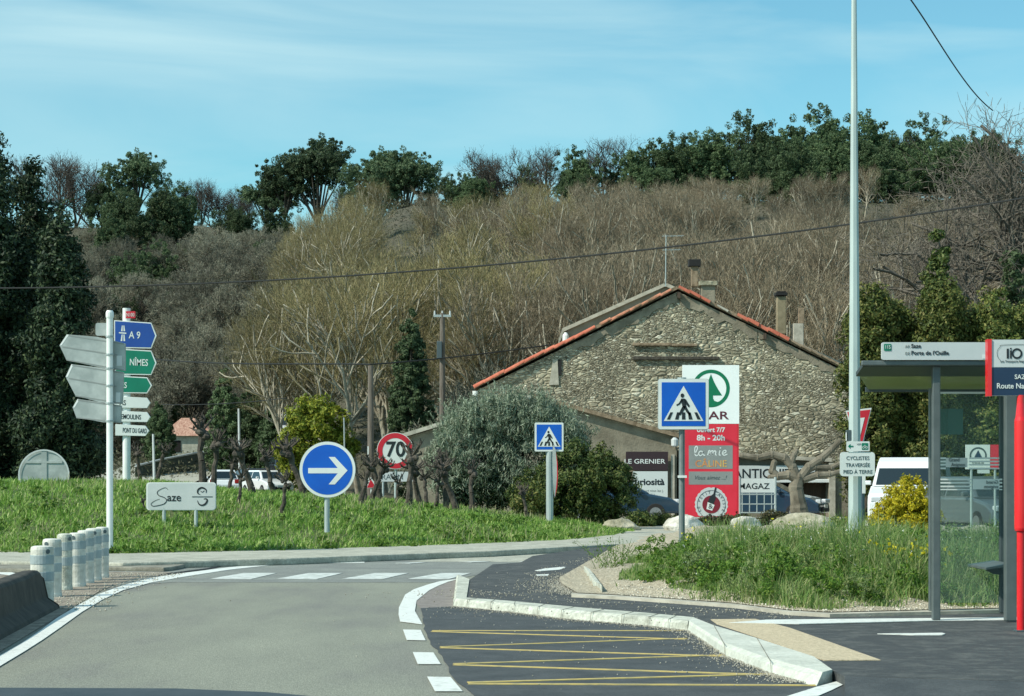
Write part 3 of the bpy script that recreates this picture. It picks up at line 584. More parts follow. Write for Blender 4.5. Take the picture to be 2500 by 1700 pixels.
# seed heads / dead straws
n = 5000; x = rng.uniform(-15, 2.8, n); y = iyf(x)+.4+rng.random(n)*10; k = np.sin(x*1.1+2)*np.sin(y*.8) > .1; x = x[k]; y = y[k]
V, Q = blades(np.stack([x, y, mound(x, y)], 1), .2, .008, .9, rng, (.5, 0, 0))
M['L_straw'] = leafmat('straw', [(.30, .30, .15), (.42, .42, .22)], .3)
stuff('dry_grass', V, Q, M['L_straw'], 'pale seed heads standing in the mound grass', 'grass')
# ground herbs on the mound
n = 420; x = rng.uniform(-15, 2.6, n); y = iyf(x)+.15+rng.random(n)**1.4*9
E = [(a, b, float(mound(a, b))+.03, .16+.15*rng.random(), .16+.1*rng.random(), .07+.06*rng.random()) for a, b in zip(x, y)]
P, O = clumps(E, 1800, .07, 16, rng, .3); V, Q = cards(P, .035, .5, rng, O, .8)
stuff('clover', V, Q, M['L_herb'], 'low leafy herbs among the mound grass', 'herbs')

# weeds of the right verge
def vzone(n, y0=0., y1=10., p=1.3):
    x = rng.uniform(1.2, 11.5, n); y = vyf(x)+y0+rng.random(n)**p*(y1-y0); x = x+np.clip(y-24, 0, 30)*.10*np.clip((3-x)/2.2, 0, 1)
    return x, y
x, y = vzone(120000, .25, 9)
edge = 1.38+.09*(y-22)+.35*np.sin(y*1.4)+np.clip(26-y, 0, 5)*.10; k = (x > edge-.25)
fr = (y-vyf(x)); k &= rng.random(len(x)) < np.clip((fr-.12+.25*np.sin(x*2.6)+.15*np.sin(x*7))/1.0, .02, 1); x = x[k]; y = y[k]; fr = fr[k]
hh = (.15+.26*np.clip(fr/2.2, 0, 1))*(.75+.35*np.sin(x*1.9+y*.8)+.15*np.sin(x*5.1))*np.clip((x-edge[k]+.5)/1.2, .3, 1)*np.interp(y, [25, 30], [1, .62])
V, Q = blades(np.stack([x, y, verge(x, y)-.02], 1), hh, .006, 1.0, rng, (.25, -.15, 0))
stuff('tall_grass', V, Q, M['L_weed'], 'tall tangled grass on the verge behind the bus stop', 'grass')
n = 300; x, y = vzone(n, .6, 7.5, 1.1); E = []
for a, b in zip(x, y):
    if a < 1.7+.09*(b-22)+np.clip(26-b, 0, 5)*.10: continue
    h_ = rng.uniform(.10, .26)*float(np.interp(b, [25, 30], [1, .6])); E.append((a, b, float(verge(a, b))+h_*.9, rng.uniform(.12, .3), rng.uniform(.12, .3), h_))
E += [(2.75, 23.3, .40, .42, .35, .28), (2.4, 23.6, .38, .35, .3, .3), (3.15, 23.0, .34, .3, .3, .22), (2.15, 24.6, .38, .3, .3, .28), (1.95, 25.8, .36, .3, .3, .26), (1.9, 27.5, .36, .3, .3, .3), (2.05, 23.6, .3, .35, .3, .22), (1.8, 24.4, .28, .3, .3, .2), (2.3, 22.9, .26, .3, .25, .18)]
P, O = clumps(E, 4200, .055, 44, rng, .25); V, Q = cards(P, .019, .42, rng, O, .9, .6)
stuff('leafy_weeds', V, Q, M['L_herb'], 'leafy green weeds crowding the verge', 'weeds')
M['L_pale'] = leafmat('pale_weed_leaves', [(.16, .24, .10), (.24, .32, .13), (.36, .42, .16)], .3)
n = 90; x, y = vzone(n, .5, 7.5, 1.2); E2 = [(a, b, float(verge(a, b))+.16, rng.uniform(.12, .32), rng.uniform(.12, .3), rng.uniform(.10, .24)) for a, b in zip(x, y) if a > 1.7+.09*(b-22)]
P, O = clumps(E2, 1500, .05, 36, rng, .25); V, Q = cards(P, .016, .35, rng, O, 1.2, .9); stuff('pale_weeds', V, Q, M['L_pale'], 'patches of paler yellow green weeds on the verge', 'weeds')
# taller stems with small leaves
def stems(x, y, h, per):
    A = []; B = []; LP = []
    for a, b in zip(x, y):
        z0 = float(verge(a, b)); hh = h*rng.uniform(.6, 1.25); dx, dy = rng.normal(0, .12, 2); A.append((a, b, z0)); B.append((a+dx*hh, b+dy*hh, z0+hh))
        t = rng.random(per); LP.append(np.stack([a+dx*hh*t+rng.normal(0, .03, per), b+dy*hh*t+rng.normal(0, .03, per), z0+hh*(.2+.8*t)], 1))
    A = np.array(A); B = np.array(B); r = np.full(len(A), .004); v1 = segs(A, B, r, r*.5, 3); P = np.concatenate(LP); v2 = cards(P, .022, .35, rng, None, 1, .8)
    return joinvq([v1, v2])
x, y = vzone(420, 1.2, 7.5, 1); k = x > 2.0+.09*(y-22); V, Q = stems(x[k], y[k], .44, 26); stuff('stalky_weeds', V, Q, M['L_weed'], 'thin stalky weeds rising above the verge grass', 'weeds')
# small dry tufts on the gravel
x, y = vzone(5200, .1, 1.6, 1.4); k = np.sin(x*3.1)+np.sin(y*4+x) > .3; V, Q = blades(np.stack([x, y, verge(x, y)], 1)[k], .07, .006, 1.3, rng); stuff('gravel_tufts', V, Q, M['L_weed'], 'sparse tufts growing in the gravel', 'grass')
# flowers
def flowers(cx, cy, sx, sy, n, z0, z1, m, label, size=.016):
    x = rng.normal(cx, sx, n); y = rng.normal(cy, sy, n); k = (x > 1.75+.09*(y-22)) & (y > vyf(x)+.5); x = x[k]; y = y[k]; n = len(x); z = verge(x, y)+rng.uniform(z0, z1, n); c = np.stack([x, y, z], 1)
    P = (c[:, None]+rng.normal(0, .008, (n, 3, 3))).reshape(-1, 3); V, Q = cards(P, size, .8, rng); stuff('wildflowers', V, Q, m, label, 'flowers')
p = at(2215, 1395, 22.6); flowers(p.x, 22.5, .2, .25, 80, .22, .46, M['L_yel'], 'cluster of yellow flowers low on the verge', .02)
p = at(2120, 1400, 22.8); flowers(p.x, 22.9, .2, .3, 12, .14, .36, M['L_yel'], 'few yellow flowers left of the yellow cluster')
p = at(1960, 1260, 26); flowers(2.9, 25.5, 1.3, 1.5, 60, .35, .55, M['L_yel'], 'scattered pale yellow flowers over the weeds', .011)
flowers(3.2, 23.6, 1.5, .9, 90, .15, .5, M['L_whi'], 'scattered tiny white flowers in the weeds', .009)
# fennel-like plant at the tip of the verge
V, Q = None, None
A = []; B = []; LP = []
pc = G(1495, 1392, HP)
for k in range(26):
    a = rng.normal(0, .10, 2); h = rng.uniform(.25, .52); d = rng.normal(0, .22, 2); p0 = (pc.x+a[0], pc.y+a[1]*2, HP); p1 = (p0[0]+d[0], p0[1]+d[1], HP+h); A.append(p0); B.append(p1)
    t = rng.random(30); LP.append(np.array(p0)+(np.array(p1)-np.array(p0))*t[:, None]+rng.normal(0, .03, (30, 3)))
A = np.array(A); B = np.array(B); r_ = np.full(len(A), .005)
V, Q = joinvq([segs(A, B, r_, r_*.4), cards(np.concatenate(LP), .02, .3, rng, None, 1, .8)])
o = np_mesh('wild_fennel', V, Q, M['L_herb']); setp(o, 'wispy stemmed plant alone at the tip of the gravel verge', 'plant')

# loose chippings swept against the kerbs and over the path
def chips(P, size, m, label):
    n = len(P); N = rng.normal(size=(n, 3)); a = N/np.linalg.norm(N, axis=1)[:, None]; b = np.cross(a, rng.normal(size=(n, 3))); b /= np.linalg.norm(b, axis=1)[:, None]; c = np.cross(a, b); s_ = (size*(.4+rng.random(n)))[:, None]
    V = np.stack([P+a*s_, P+b*s_, P-a*s_, P-b*s_, P+c*s_, P-c*s_], 1).reshape(-1, 3); o = np.arange(n)[:, None]*6
    me = bpy.data.meshes.new('loose_gravel'); F = np.concatenate([o+np.array([[i_, j_, k_]]) for i_, j_, k_ in ((0, 1, 4), (1, 2, 4), (2, 3, 4), (3, 0, 4), (1, 0, 5), (2, 1, 5), (3, 2, 5), (0, 3, 5))]).astype(np.int32)
    me.vertices.add(len(V)); me.vertices.foreach_set('co', V.astype(np.float32).ravel()); me.loops.add(F.size); me.loops.foreach_set('vertex_index', F.ravel()); me.polygons.add(len(F)); me.polygons.foreach_set('loop_start', np.arange(0, F.size, 3, dtype=np.int32)); me.polygons.foreach_set('loop_total', np.full(len(F), 3, np.int32)); me.update(calc_edges=True)
    setp(link('loose_gravel', me, m), label, 'gravel', kind='stuff')
def along(pts, z, n, off, sp):
    q = [G(a, b, z) for a, b in pts]; i = rng.integers(0, len(q)-1, n); t = rng.random(n); A = np.array(q)[i]; B = np.array(q)[i+1]; d = B-A; nn = np.stack([d[:, 1], -d[:, 0]], 1); nn /= np.linalg.norm(nn, axis=1)[:, None]
    P = A+d*t[:, None]; o = off+rng.exponential(sp, n); P[:, 0] += nn[:, 0]*o; P[:, 1] += nn[:, 1]*o; P[:, 2] = z+.004; return P
M['chip'] = leafmat('pale_chippings', [(.28, .26, .20), (.45, .42, .34), (.58, .55, .47)], 0)
chips(np.concatenate([along(kb, .012, 1500, -.02, .07), along([(1678, 1541), (1770, 1603), (1883, 1647), (1960, 1668)], .012, 1400, -.02, .07), along([(1030, 1500), (1113, 1490), (1380, 1530), (1700, 1580), (1900, 1680)], .012, 160, 0, .9)]), .006, M['chip'], 'pale chippings swept against the foot of the kerb')
chips(np.concatenate([along(VI[:9], HP-.01, 2600, .0, .10), along([(1400, 1400), (1330, 1425), (1395, 1452)], HP-.01, 1300, -.2, .2), along([(1146, 1440), (1300, 1455), (1700, 1485), (2000, 1505)], HP-.01, 500, 0, .5), along([(1390, 1425), (1330, 1400), (1500, 1350)], HP-.01, 400, -.3, .5)]), .008, M['chip'], 'sandy chippings spilled over the dark path')
x, y = vzone(3500, .0, 2.5, 1.5); chips(np.stack([x, y, verge(x, y)], 1), .013, M['chip'], 'small stones lying on the gravel verge')
q = [G(a, b, .012) for a, b in ((262, 1405), (400, 1402), (300, 1425), (200, 1460), (150, 1490))]; i = rng.integers(0, 4, 900); t = rng.random(900)[:, None]; P = np.array(q)[i]*(1-t)+np.array(q)[i+1]*t; P[:, :2] += rng.normal(0, .25, (900, 2)); P[:, 2] = .016; chips(P, .010, M['chip'], 'gritty stones around the bollards')
# ------------------------------------------------------------------ signs and street furniture
WH, BK = M['swhite'], M['black']
def ped_sign(F_, cx, cy, h):      # h: half side in px
    F_.rect('sign_plate', cx-h, cy-h, cx+h, cy+h, .05, M['sgrey'], .045, r=h*.09)
    F_.rect('white_border', cx-h*.985, cy-h*.985, cx+h*.985, cy+h*.985, .054, M['swhite'], .003, r=h*.085)
    F_.rect('blue_field', cx-h*.86, cy-h*.86, cx+h*.86, cy+h*.86, .058, M['sblue'], .003)
    F_.poly('white_triangle', [(cx, cy-h*.72), (cx+h*.78, cy+h*.66), (cx-h*.78, cy+h*.66)], .062, M['swhite'])
    def q(L_): return [(cx+a*h, cy+b*h) for a, b in L_]
    mb = MB()
    for L_ in ([(-.66, .60), (-.52, .32), (-.42, .32), (-.54, .60)], [(-.34, .60), (-.26, .32), (-.15, .32), (-.20, .60)], [(-.07, .60), (-.06, .32), (.06, .32), (.07, .60)], [(.20, .60), (.17, .32), (.27, .32), (.35, .60)], [(.54, .60), (.42, .32), (.53, .32), (.67, .60)],
               [(-.10, -.22), (.04, -.22), (.10, .0), (.10, .12), (-.04, .14), (-.07, -.02)],       # torso
               [(-.04, .08), (.09, .08), (.04, .20), (-.12, .44), (-.20, .42), (-.12, .22)], [(-.01, .08), (.10, .08), (.18, .24), (.30, .40), (.23, .46), (.10, .30)],
               [(-.09, -.21), (-.03, -.13), (-.16, .02), (-.27, .07), (-.29, .02), (-.19, -.04)], [(.03, -.22), (.09, -.19), (.24, .06), (.22, .13), (.17, .10), (.05, -.08)]):
        mb.slab([F_.p(*z) for z in q(L_)], F_.Y-.066, F_.Y-.062)
    hp = [(cx-.05*h+.072*h*math.cos(t*.5236), cy-.34*h+.085*h*math.sin(t*.5236)) for t in range(12)]
    mb.slab([F_.p(*z) for z in hp], F_.Y-.0665, F_.Y-.062); mb.build('walker_symbol', M['black'], F_.root)

# big crossing sign by the pavement
s = Flat('pedestrian_sign', 1665, 1417, 28.3, 'large blue pedestrian crossing sign in front of the red totem', 'road sign', zb=.1)
s.post('post', 1665, 1040, 1417, 15, mat('dull_grey_post', (.14, .17, .17), (.20, .23, .23), 6, .6, metal=.2), .02, zb=.05); ped_sign(s, 1668, 987.5, 62); s.post('post_cap', 1665, 922, 934, 22, M['galv'], .02)
s.rect('clamp_band', 1655, 1161, 1676, 1167, .06, M['white'], .09)
# small crossing sign on the island, with a turned disc sign on the same post
s = Flat('pedestrian_sign', 1342, 1262, 48, 'small blue pedestrian crossing sign on the grass before the olive tree', 'road sign')
s.post('post', 1342, 1090, 1275, 18, M['galv'], .03); ped_sign(s, 1340.5, 1067.5, 35.5)
s.poly('side_disc', [(1350+2*0, 1085), (1356, 1098), (1360, 1125), (1361, 1160), (1359, 1195), (1354, 1215), (1351, 1195), (1349, 1160), (1348, 1120)], .12, M['sgrey'], .03)
s.poly('disc_rim', [(1357, 1105), (1361, 1130), (1362, 1160), (1360, 1190), (1355, 1213), (1358, 1185), (1359.5, 1160), (1359, 1130)], .125, M['sred'])
# blue arrow disc
s = Flat('arrow_sign', 799, 1282, 39.5, 'round blue sign with a white arrow pointing right on the grass mound', 'road sign')
s.post('post', 798, 1200, 1300, 13, M['galv'], .03); s.disc('sign_plate', 800, 1147, 68.5, .04, M['sgrey'], .035, n=56); s.disc('white_rim', 800, 1147, 68, .044, M['swhite'], n=56); s.disc('blue_field', 800, 1147, 61, .048, M['sblue'], n=56)
s.poly('white_arrow', [(753, 1143), (825, 1143), (803, 1116), (818, 1116), (849, 1149), (818, 1183), (803, 1183), (825, 1156), (753, 1156)], .052, M['swhite'])
# 70 disc
s = Flat('speed_limit_sign', 966, 1240, 58, 'round red and white speed limit sign reading 70 behind the stumps', 'road sign', zb=.3)
s.post('post', 966, 1130, 1245, 8, M['galv'], .03); s.disc('sign_plate', 965, 1101, 45, .04, M['swhite'], .03, n=48); s.ring('red_ring', 965, 1101, 31, 43.5, .045, M['sred'])
s.text('70', 966, 1114.5, 36, .046, BK, bold=.022, sx=.94)
# Saze board
s = Flat('town_sign', 442, 1275, 39.3, 'white board with the village name Saze standing in the mound grass', 'sign')
for x in (400, 478): s.post('leg', x, 1240, 1300, 9, M['galv'], .03)
s.rect('board', 357, 1178, 527, 1246, .0, M['white'], .05, r=8); s.rect('face', 360.5, 1180, 526, 1245, .004, M['lgrey'], r=8)
s.stroke('handwriting', [(410, 1196), (404, 1191), (392, 1195), (384, 1202), (388, 1210), (401, 1215), (407, 1222), (401, 1230), (389, 1234), (374, 1236), (369, 1230), (380, 1222), (390, 1219)], (.9, 2.0), .009, BK)
s.text('aze', 408, 1223.5, 19, .009, BK, align='LEFT', sx=.96, bold=.008)
s.stroke('emblem', [(503, 1204), (503, 1196), (493, 1191), (484, 1196), (483, 1204), (489, 1208)], (1, 4.5), .009, BK); s.stroke('emblem', [(490, 1199), (494, 1202), (499, 1198)], 1.6, .009, BK)
s.stroke('emblem', [(482, 1222), (486, 1231), (494, 1234), (502, 1230), (506, 1222), (503, 1218), (497, 1219)], (1, 4.5), .009, BK); s.rect('thin_line', 469, 1212, 519, 1214.5, .008, M['slate'])

# guide signs: front post seen from behind
s = Flat('guide_sign', 268, 1362, 35.4, 'white sign post by the splitter island carrying three grey arrow panels seen from behind', 'guide sign', zb=.07)
s.post('pole', 268, 765, 1348, 16, M['white'], .0, n=16, zb=.07)
p = s.p(268, 1358); MB().tube((p[0], s.Y, .07), (p[0], s.Y, .07+.12), .075, .068, 14).build('pole_base', M['slate'], s.root); p = s.p(268, 768); MB().lathe((p[0], s.Y, p[1]-.06), [(.066, 0), (.07, .03), (.07, .09), (.05, .13)], 14).build('pole_cap', M['white'], s.root)
def backpanel(pts, rib, th=.09):
    o = s.poly('arrow_panel', pts, -.075, M['sgrey'], th); x0 = min(a for a, b in pts); x1 = max(a for a, b in pts)
    for (a, b, c, d) in rib: s.poly('rib', [(a, b), (c, d), (c, d+3), (a, b+3)], -.071, M['grey'], .006, o)
    s.poly('bright_edge', [pts[0], pts[1], (pts[1][0]+5, pts[1][1]+1), (pts[0][0]+5, pts[0][1])], -.072, M['white'], .004, o)
    return o
backpanel([(143, 843), (161, 816), (236, 822), (303, 838), (303, 905), (258, 900), (160, 879)], [(150, 845, 285, 865), (165, 817, 300, 838), (160, 877, 300, 902)])
backpanel([(158, 920), (172, 889), (238, 897), (299, 908), (296, 986), (254, 985), (182, 966)], [(166, 922, 283, 942), (174, 890, 298, 909), (182, 965, 296, 983)])
backpanel([(175, 995), (187, 974), (238, 981), (294, 990), (292, 1032), (250, 1031), (184, 1019)], [(188, 975, 292, 990), (184, 1018, 292, 1030)])
s.rect('small_plate', 231, 788, 262, 819, -.075, M['sgrey'], .08, r=5)
for y in (822, 866, 900, 942, 985, 1028):
    p = s.p(268, y); MB().tube((p[0], s.Y, p[1]-.015), (p[0], s.Y, p[1]+.015), .072, .072, 14).build('clamp', M['postg'], s.root)
s.rect('latch', 283, 868, 296, 893, -.066, M['lgrey'], .01); s.rect('latch', 281, 958, 292, 982, -.066, M['lgrey'], .01)
# rear post with readable panels
s = Flat('guide_sign', 309, 1175, 48, 'tall white sign post with blue, green and white arrow panels pointing right', 'guide sign')
s.root.location.z = float(mound(s.root.location.x, 48))-.1; ORG[s.root.name] = s.root.location.copy()
p0 = s.p(309, 1180); p1 = s.p(309, 753); MB().tube((p0[0], 48, p0[1]-.3), (p1[0], 48, p1[1]), .092, .092, 16).build('pole', M['white'], s.root)
s.rect('route_tag', 309, 761, 332, 778, .10, M['sred'], .03); s.text('N100', 320, 774, 9, .105, WH, sx=.7)
def arrowpanel(x0, x1, tip, y0, y1, sk, m, txt, tcol, cap, tx, sx=.9, edge=2.4):
    ym = (y0+y1)/2+sk/2
    def out(e): return [(x0+e, y0+e), (x1-e*.4, y0+sk+e), (tip-e*1.4, ym+sk*.2), (x1-e*.4, y1+sk*.3-e), (x0+e, y1-e)]
    o = s.poly('arrow_panel', out(0), .12, M['white'], .06); s.poly('panel_face', out(edge), .124, m, .003, o)
    s.text(txt, tx, ym+cap*.5-sk*.1, cap, .128, tcol, o, sx=sx, rot=-R(2), bold=.01)
    return o
o = arrowpanel(281, 371, 384, 783, 850, 6, M['mblue'], 'A 9', WH, 17, 331, .8)
s.poly('motorway_symbol', [(293, 812), (311, 813.5), (311, 816.5), (293, 815)], .128, WH, .003, o); s.poly('motorway_symbol', [(297, 834), (299.5, 818), (302, 818), (301, 834)], .128, WH, .003, o); s.poly('motorway_symbol', [(304, 834), (304, 818), (306.5, 818), (308, 834)], .128, WH, .003, o); s.poly('motorway_symbol', [(298, 810), (300, 796), (302, 796), (302, 810)], .128, WH, .003, o); s.poly('motorway_symbol', [(304, 810), (304, 796), (306, 796), (308, 810)], .128, WH, .003, o)
arrowpanel(283, 371, 384, 852, 915, 5, M['sgreen'], 'NÎMES', WH, 16, 341, .72)
arrowpanel(281, 361, 373, 918, 960, 4, M['sgreen'], 'ALÈS', WH, 14, 297, .72)
arrowpanel(281, 361, 369, 968, 996, 4, M['swhite'], 'AS', BK, 12, 302, .8, .6); arrowpanel(281, 361, 369, 1003, 1030, 4, M['swhite'], 'REMOULINS', BK, 11.5, 319, .62, .6)
arrowpanel(284, 357, 366, 1036, 1064, 4, M['swhite'], 'PONT DU GARD', BK, 11.5, 331, .48, .6)
# back of a round sign in the grass, left
s = Flat('round_sign', 107, 1180, 47, 'back of a round grey sign half sunk behind the grass at far left', 'road sign')
s.disc('sign_plate', 107, 1160, 62, -.02, M['sgrey'], .02, n=48); s.rect('support_rail', 101, 1098, 114, 1222, .0, M['sgrey'], .03); s.rect('cross_rail', 62, 1126, 152, 1131, .002, M['sgrey'], .02); s.ring('rim', 107, 1160, 59, 62.5, .012, M['lgrey'])

# lamp post with boards
s = Flat('lamp_post', 2092, 1468, 24, 'tall tapered galvanised lamp post rising from the weeds past the top of the view', 'lamp post', zb=.2)
pb = s.p(2091, 1440); pt = s.p(2089, -160); M['lamp'] = mat('lamp_galvanised', (.40, .48, .47), (.50, .58, .56), 5, .55, metal=.15, stretch=(1, 1, .2))
MB().tube((pb[0], s.Y+.12, .15), (pt[0], s.Y+.12, pt[1]), .083, .026, 8).build('pole', M['lamp'], s.root)
x1 = pt[0]; z1 = pt[1]; MB().path([(x1, s.Y+.12, z1), (x1-.15, s.Y+.12, z1+.35), (x1-.6, s.Y+.12, z1+.55)], .026, 8).build('lamp_arm', M['galv'], s.root); MB().box((x1-.85, s.Y+.12, z1+.56), (.5, .2, .09)).build('lamp_head', M['galv'], s.root, bevel=.02)
s = Flat('cyclist_board', 2094, 1160, 23.86, 'white board reading CYCLISTES TRAVERSEE PIED A TERRE strapped to the lamp post', 'sign')
s.rect('board', 2051, 1104, 2136, 1163, .0, M['swhite'], .02, r=8)
for t, y in (('CYCLISTES', 1123), ('TRAVERSÉE', 1140), ('PIED À TERRE', 1156.5)): s.text(t, 2094, y, 9, .003, M['sgreen'] if 0 else M['slate'], sx=.92)
s = Flat('cycle_route_sign', 2095, 1090, 23.85, 'small white plate with a green arrow and bicycle square on the lamp post', 'sign')
s.rect('plate', 2067, 1078, 2123, 1102, .0, M['swhite'], .015, r=2); s.poly('green_arrow', [(2070, 1090), (2076, 1084), (2076, 1088.5), (2083, 1088.5), (2083, 1091.5), (2076, 1091.5), (2076, 1096)], .004, M['sgreen']); s.rect('bicycle_square', 2104, 1082, 2119, 1098, .004, M['sgreen'])
s.ring('bicycle_symbol', 2108, 1092.5, 2, 3, .008, WH, n=16); s.ring('bicycle_symbol', 2115, 1092.5, 2, 3, .008, WH, n=16); s.stroke('bicycle_symbol', [(2108, 1092), (2111, 1087), (2115, 1092)], .8, .008, WH); s.text('VTT', 2097, 1087, 4, .004, M['slate'])
s = Flat('pole_box', 2073, 1065, 23.84, 'small dark box fixed to the left of the lamp post', 'box'); s.rect('box_body', 2068, 1050, 2080, 1077, -.02, M['slate'], .08, r=2); s.rect('box_lid', 2067, 1056, 2070, 1076, -.02, M['white'], .05)
# yield sign behind the pole
s = Flat('yield_sign', 2102, 1440, 25.2, 'red and white yield triangle half hidden behind the lamp post', 'road sign', zb=.25)
s.post('post', 2106, 1070, 1440, 13, mat('blue_grey_post', (.07, .11, .14), None, rough=.4, metal=.3), .04, zb=.25)
a, b, c = (2065, 1003), (2128, 996), (2098, 1118)
s.poly('sign_plate', [a, b, c], .0, M['swhite'], .02); ce = ((a[0]+b[0]+c[0])/3, (a[1]+b[1]+c[1])/3)
def ins(k): return [(ce[0]+(p[0]-ce[0])*k, ce[1]+(p[1]-ce[1])*k) for p in (a, b, c)]
s.poly('red_band', ins(.90), .004, M['sred']); s.poly('white_centre', ins(.45), .008, M['swhite']); s.rect('post_sleeve', 2105, 1155, 2112, 1205, .03, M['white'], .03)

# red totem
s = Flat('store_totem', 1735, 1262, 60, 'tall white and red supermarket totem with green fir logo before the stone gable', 'sign', zb=0)
s.rect('white_panel', 1666, 892, 1804, 1035, .08, M['swhite2'], .16); s.rect('red_panel', 1672, 1035.5, 1803, 1262, .075, M['tred'], .15); s.rect('red_side', 1798, 1036, 1803, 1262, .08, M['sred'], .003)
for x in (1690, 1785): s.post('leg', x, 1255, 1300, 12, M['grey'], .0, zb=0)
cx, cy = 1735, 949; LG = M['logog']
s.ring('logo_ring', cx, cy, 37.5, 46, .084, LG, n=64)
s.poly('fir_logo', [(cx, 914), (cx+7, 932), (cx+16, 949), (cx+27, 966), (cx+5, 966), (cx+5, 973), (cx+8, 979), (cx+16, 982), (cx+27, 978), (cx+16, 990), (cx, 994), (cx-14, 991), (cx-22, 984), (cx-15, 980), (cx-8, 975), (cx-5, 966), (cx-27, 966), (cx-16, 949), (cx-7, 932)], .086, LG)
s.text('SPAR', 1735, 1024, 19, .084, M['plum'], sx=1.42, bold=.016)
s.text('ouvert 7/7', 1735, 1055, 11, .079, WH, sx=1.02, bold=.03); s.text('8h - 20h', 1735, 1075.5, 13, .079, WH, sx=1.1, bold=.03)
pn = s.rect('grey_panel', 1681, 1088, 1788, 1145, .079, M['grey'])
for st in ([(1696, 1108), (1702, 1096), (1700, 1090), (1696, 1094), (1696, 1108), (1699, 1113), (1704, 1111)], [(1716, 1104), (1709, 1102), (1705, 1108), (1709, 1113), (1715, 1109), (1717, 1103), (1717, 1111), (1721, 1112)],
           [(1727, 1112), (1730, 1101), (1733, 1102), (1731, 1112), (1736, 1102), (1740, 1102), (1738, 1112), (1743, 1102), (1747, 1103), (1746, 1110), (1749, 1112)], [(1757, 1100), (1755, 1110), (1759, 1112)], [(1764, 1107), (1771, 1105), (1771, 1100), (1766, 1101), (1763, 1107), (1767, 1112), (1775, 1109)]):
    s.stroke('handwriting', st, 2.6, .083, WH, pn)
s.disc('handwriting', 1758, 1094, 1.8, .083, WH, .001, pn, 10)
s.text('CÂLINE', 1735, 1140, 16, .083, M['gold'], pn, sx=1.0, bold=.012)
pn = s.rect('grey_panel', 1681, 1151.5, 1788, 1183.5, .079, M['grey']); s.text('Vous aimez ...!', 1733, 1171, 10, .083, M['slate'], pn, sx=.95, shear=.3, bold=-.003)
cx, cy = 1736, 1232
s.poly('seal', [(cx+(41 if k % 2 else 39)*math.cos(k*math.pi/24), cy+(42.5 if k % 6 else 40.5)*math.sin(k*math.pi/24)) for k in range(48) if cy+42*math.sin(k*math.pi/24) < 1262], .079, M['lgrey']); s.ring('seal_ring', cx, cy, 33.5, 34.8, .083, M['slate'], a0=-45, a1=225); s.disc('wine_disc', cx, cy, 22, .083, M['wine'])
for k, ch in enumerate('LE PETIT CAVISTE'):
    t = R(205-k*15.2)
    if ch != ' ': s.text(ch, cx+28*math.cos(t), cy-28*math.sin(t)+2, 7.5, .083, M['slate'], rot=t-math.pi/2)
s.poly('bottle', [(1745, 1190), (1749, 1191), (1745, 1207), (1747, 1216), (1741, 1232), (1727, 1226), (1733, 1212), (1741, 1206)], .087, M['black']); s.poly('bottle_label', [(1727, 1226), (1744, 1233), (1738, 1247), (1724, 1243)], .088, WH); s.text('&', 1734, 1242, 12, .0915, BK)

# boards by the house
s = Flat('fence_board', 1850, 1262, 62, 'white board reading MAGAZ above a wire mesh gate', 'sign', zb=0)
s.rect('board', 1800, 1169, 1893, 1203, .0, M['film'], .03); s.text('MAGAZ', 1803, 1194, 14, .004, BK, sx=1.08, bold=.012, align='LEFT')
for x in (1806, 1893): s.post('post', x, 1165, 1270, 6, M['galv'], .02, zb=0)
mb = MB()
for x in range(1812, 1893, 18): A = s.p(x, 1204); B = s.p(x, 1252); mb.tube((A[0], s.Y, A[1]), (B[0], s.Y, B[1]), .016, n=5)
for y in (1207, 1231, 1252): A = s.p(1806, y); B = s.p(1893, y); mb.tube((A[0], s.Y, A[1]), (B[0], s.Y, B[1]), .018, n=5)
mb.build('wire_mesh', M['galv'], s.root)
s = Flat('shop_banner', 1880, 1170, 73.8, 'white banner with black serif letters ANTIQUITES over the shop front', 'sign')
s.rect('banner', 1795, 1137, 1990, 1172, .0, M['film'], .04); s.text('ANTIQUITÉS', 1790, 1167, 22, .004, BK, sx=.98, bold=.015, align='LEFT')
sf = MB()
s = Flat('attic_board', 1590, 1110, 69.8, 'dark brown board reading LE GRENIER on the annex wall', 'sign')
s.rect('board', 1528, 1103, 1631, 1149, .0, mat('brown_board', (.035, .018, .022), None, rough=.5), .04); s.text('LE GRENIER', 1624, 1132, 11, .004, WH, align='RIGHT', sx=1.22, bold=.01)
s = Flat('curio_board', 1590, 1200, 69.8, 'white board reading curiosità below the brown board', 'sign')
s.rect('board', 1545, 1151, 1630, 1225, .0, M['film'], .04); s.text('curiosità', 1622, 1184, 15, .004, BK, align='RIGHT', sx=1.12, bold=.03); s.text('ouvert tous les j.', 1620, 1201, 6, .004, M['grey'], align='RIGHT'); s.text('10 h - 19 h', 1600, 1211, 6, .004, M['grey'], align='RIGHT')
s = Flat('village_board', 955, 1185, 68, 'grey board with the letters RAV behind the stumps', 'sign', zb=0)
s.rect('board', 925, 1152, 1010, 1176, .0, M['lgrey'], .03, r=3); s.text('RAVIN', 931, 1171, 13, .004, M['slate'], align='LEFT')
for x in (935, 1000): s.post('leg', x, 1170, 1250, 5, M['galv'], .04, zb=0)
s = Flat('roadworks_sign', 905, 1190, 60, 'small red edged warning triangle at the foot of the utility pole', 'road sign', zb=.5)
s.poly('plate', [(905, 1165), (924, 1192), (892, 1192)], .0, WH, .02); s.poly('red_field', [(905, 1170), (918, 1191), (896, 1191)], .004, M['sred']); s.rect('stake', 897, 1090, 900, 1185, -.02, M['white'], .03); s.rect('stake', 904, 1190, 907, 1240, -.02, M['white'], .02)

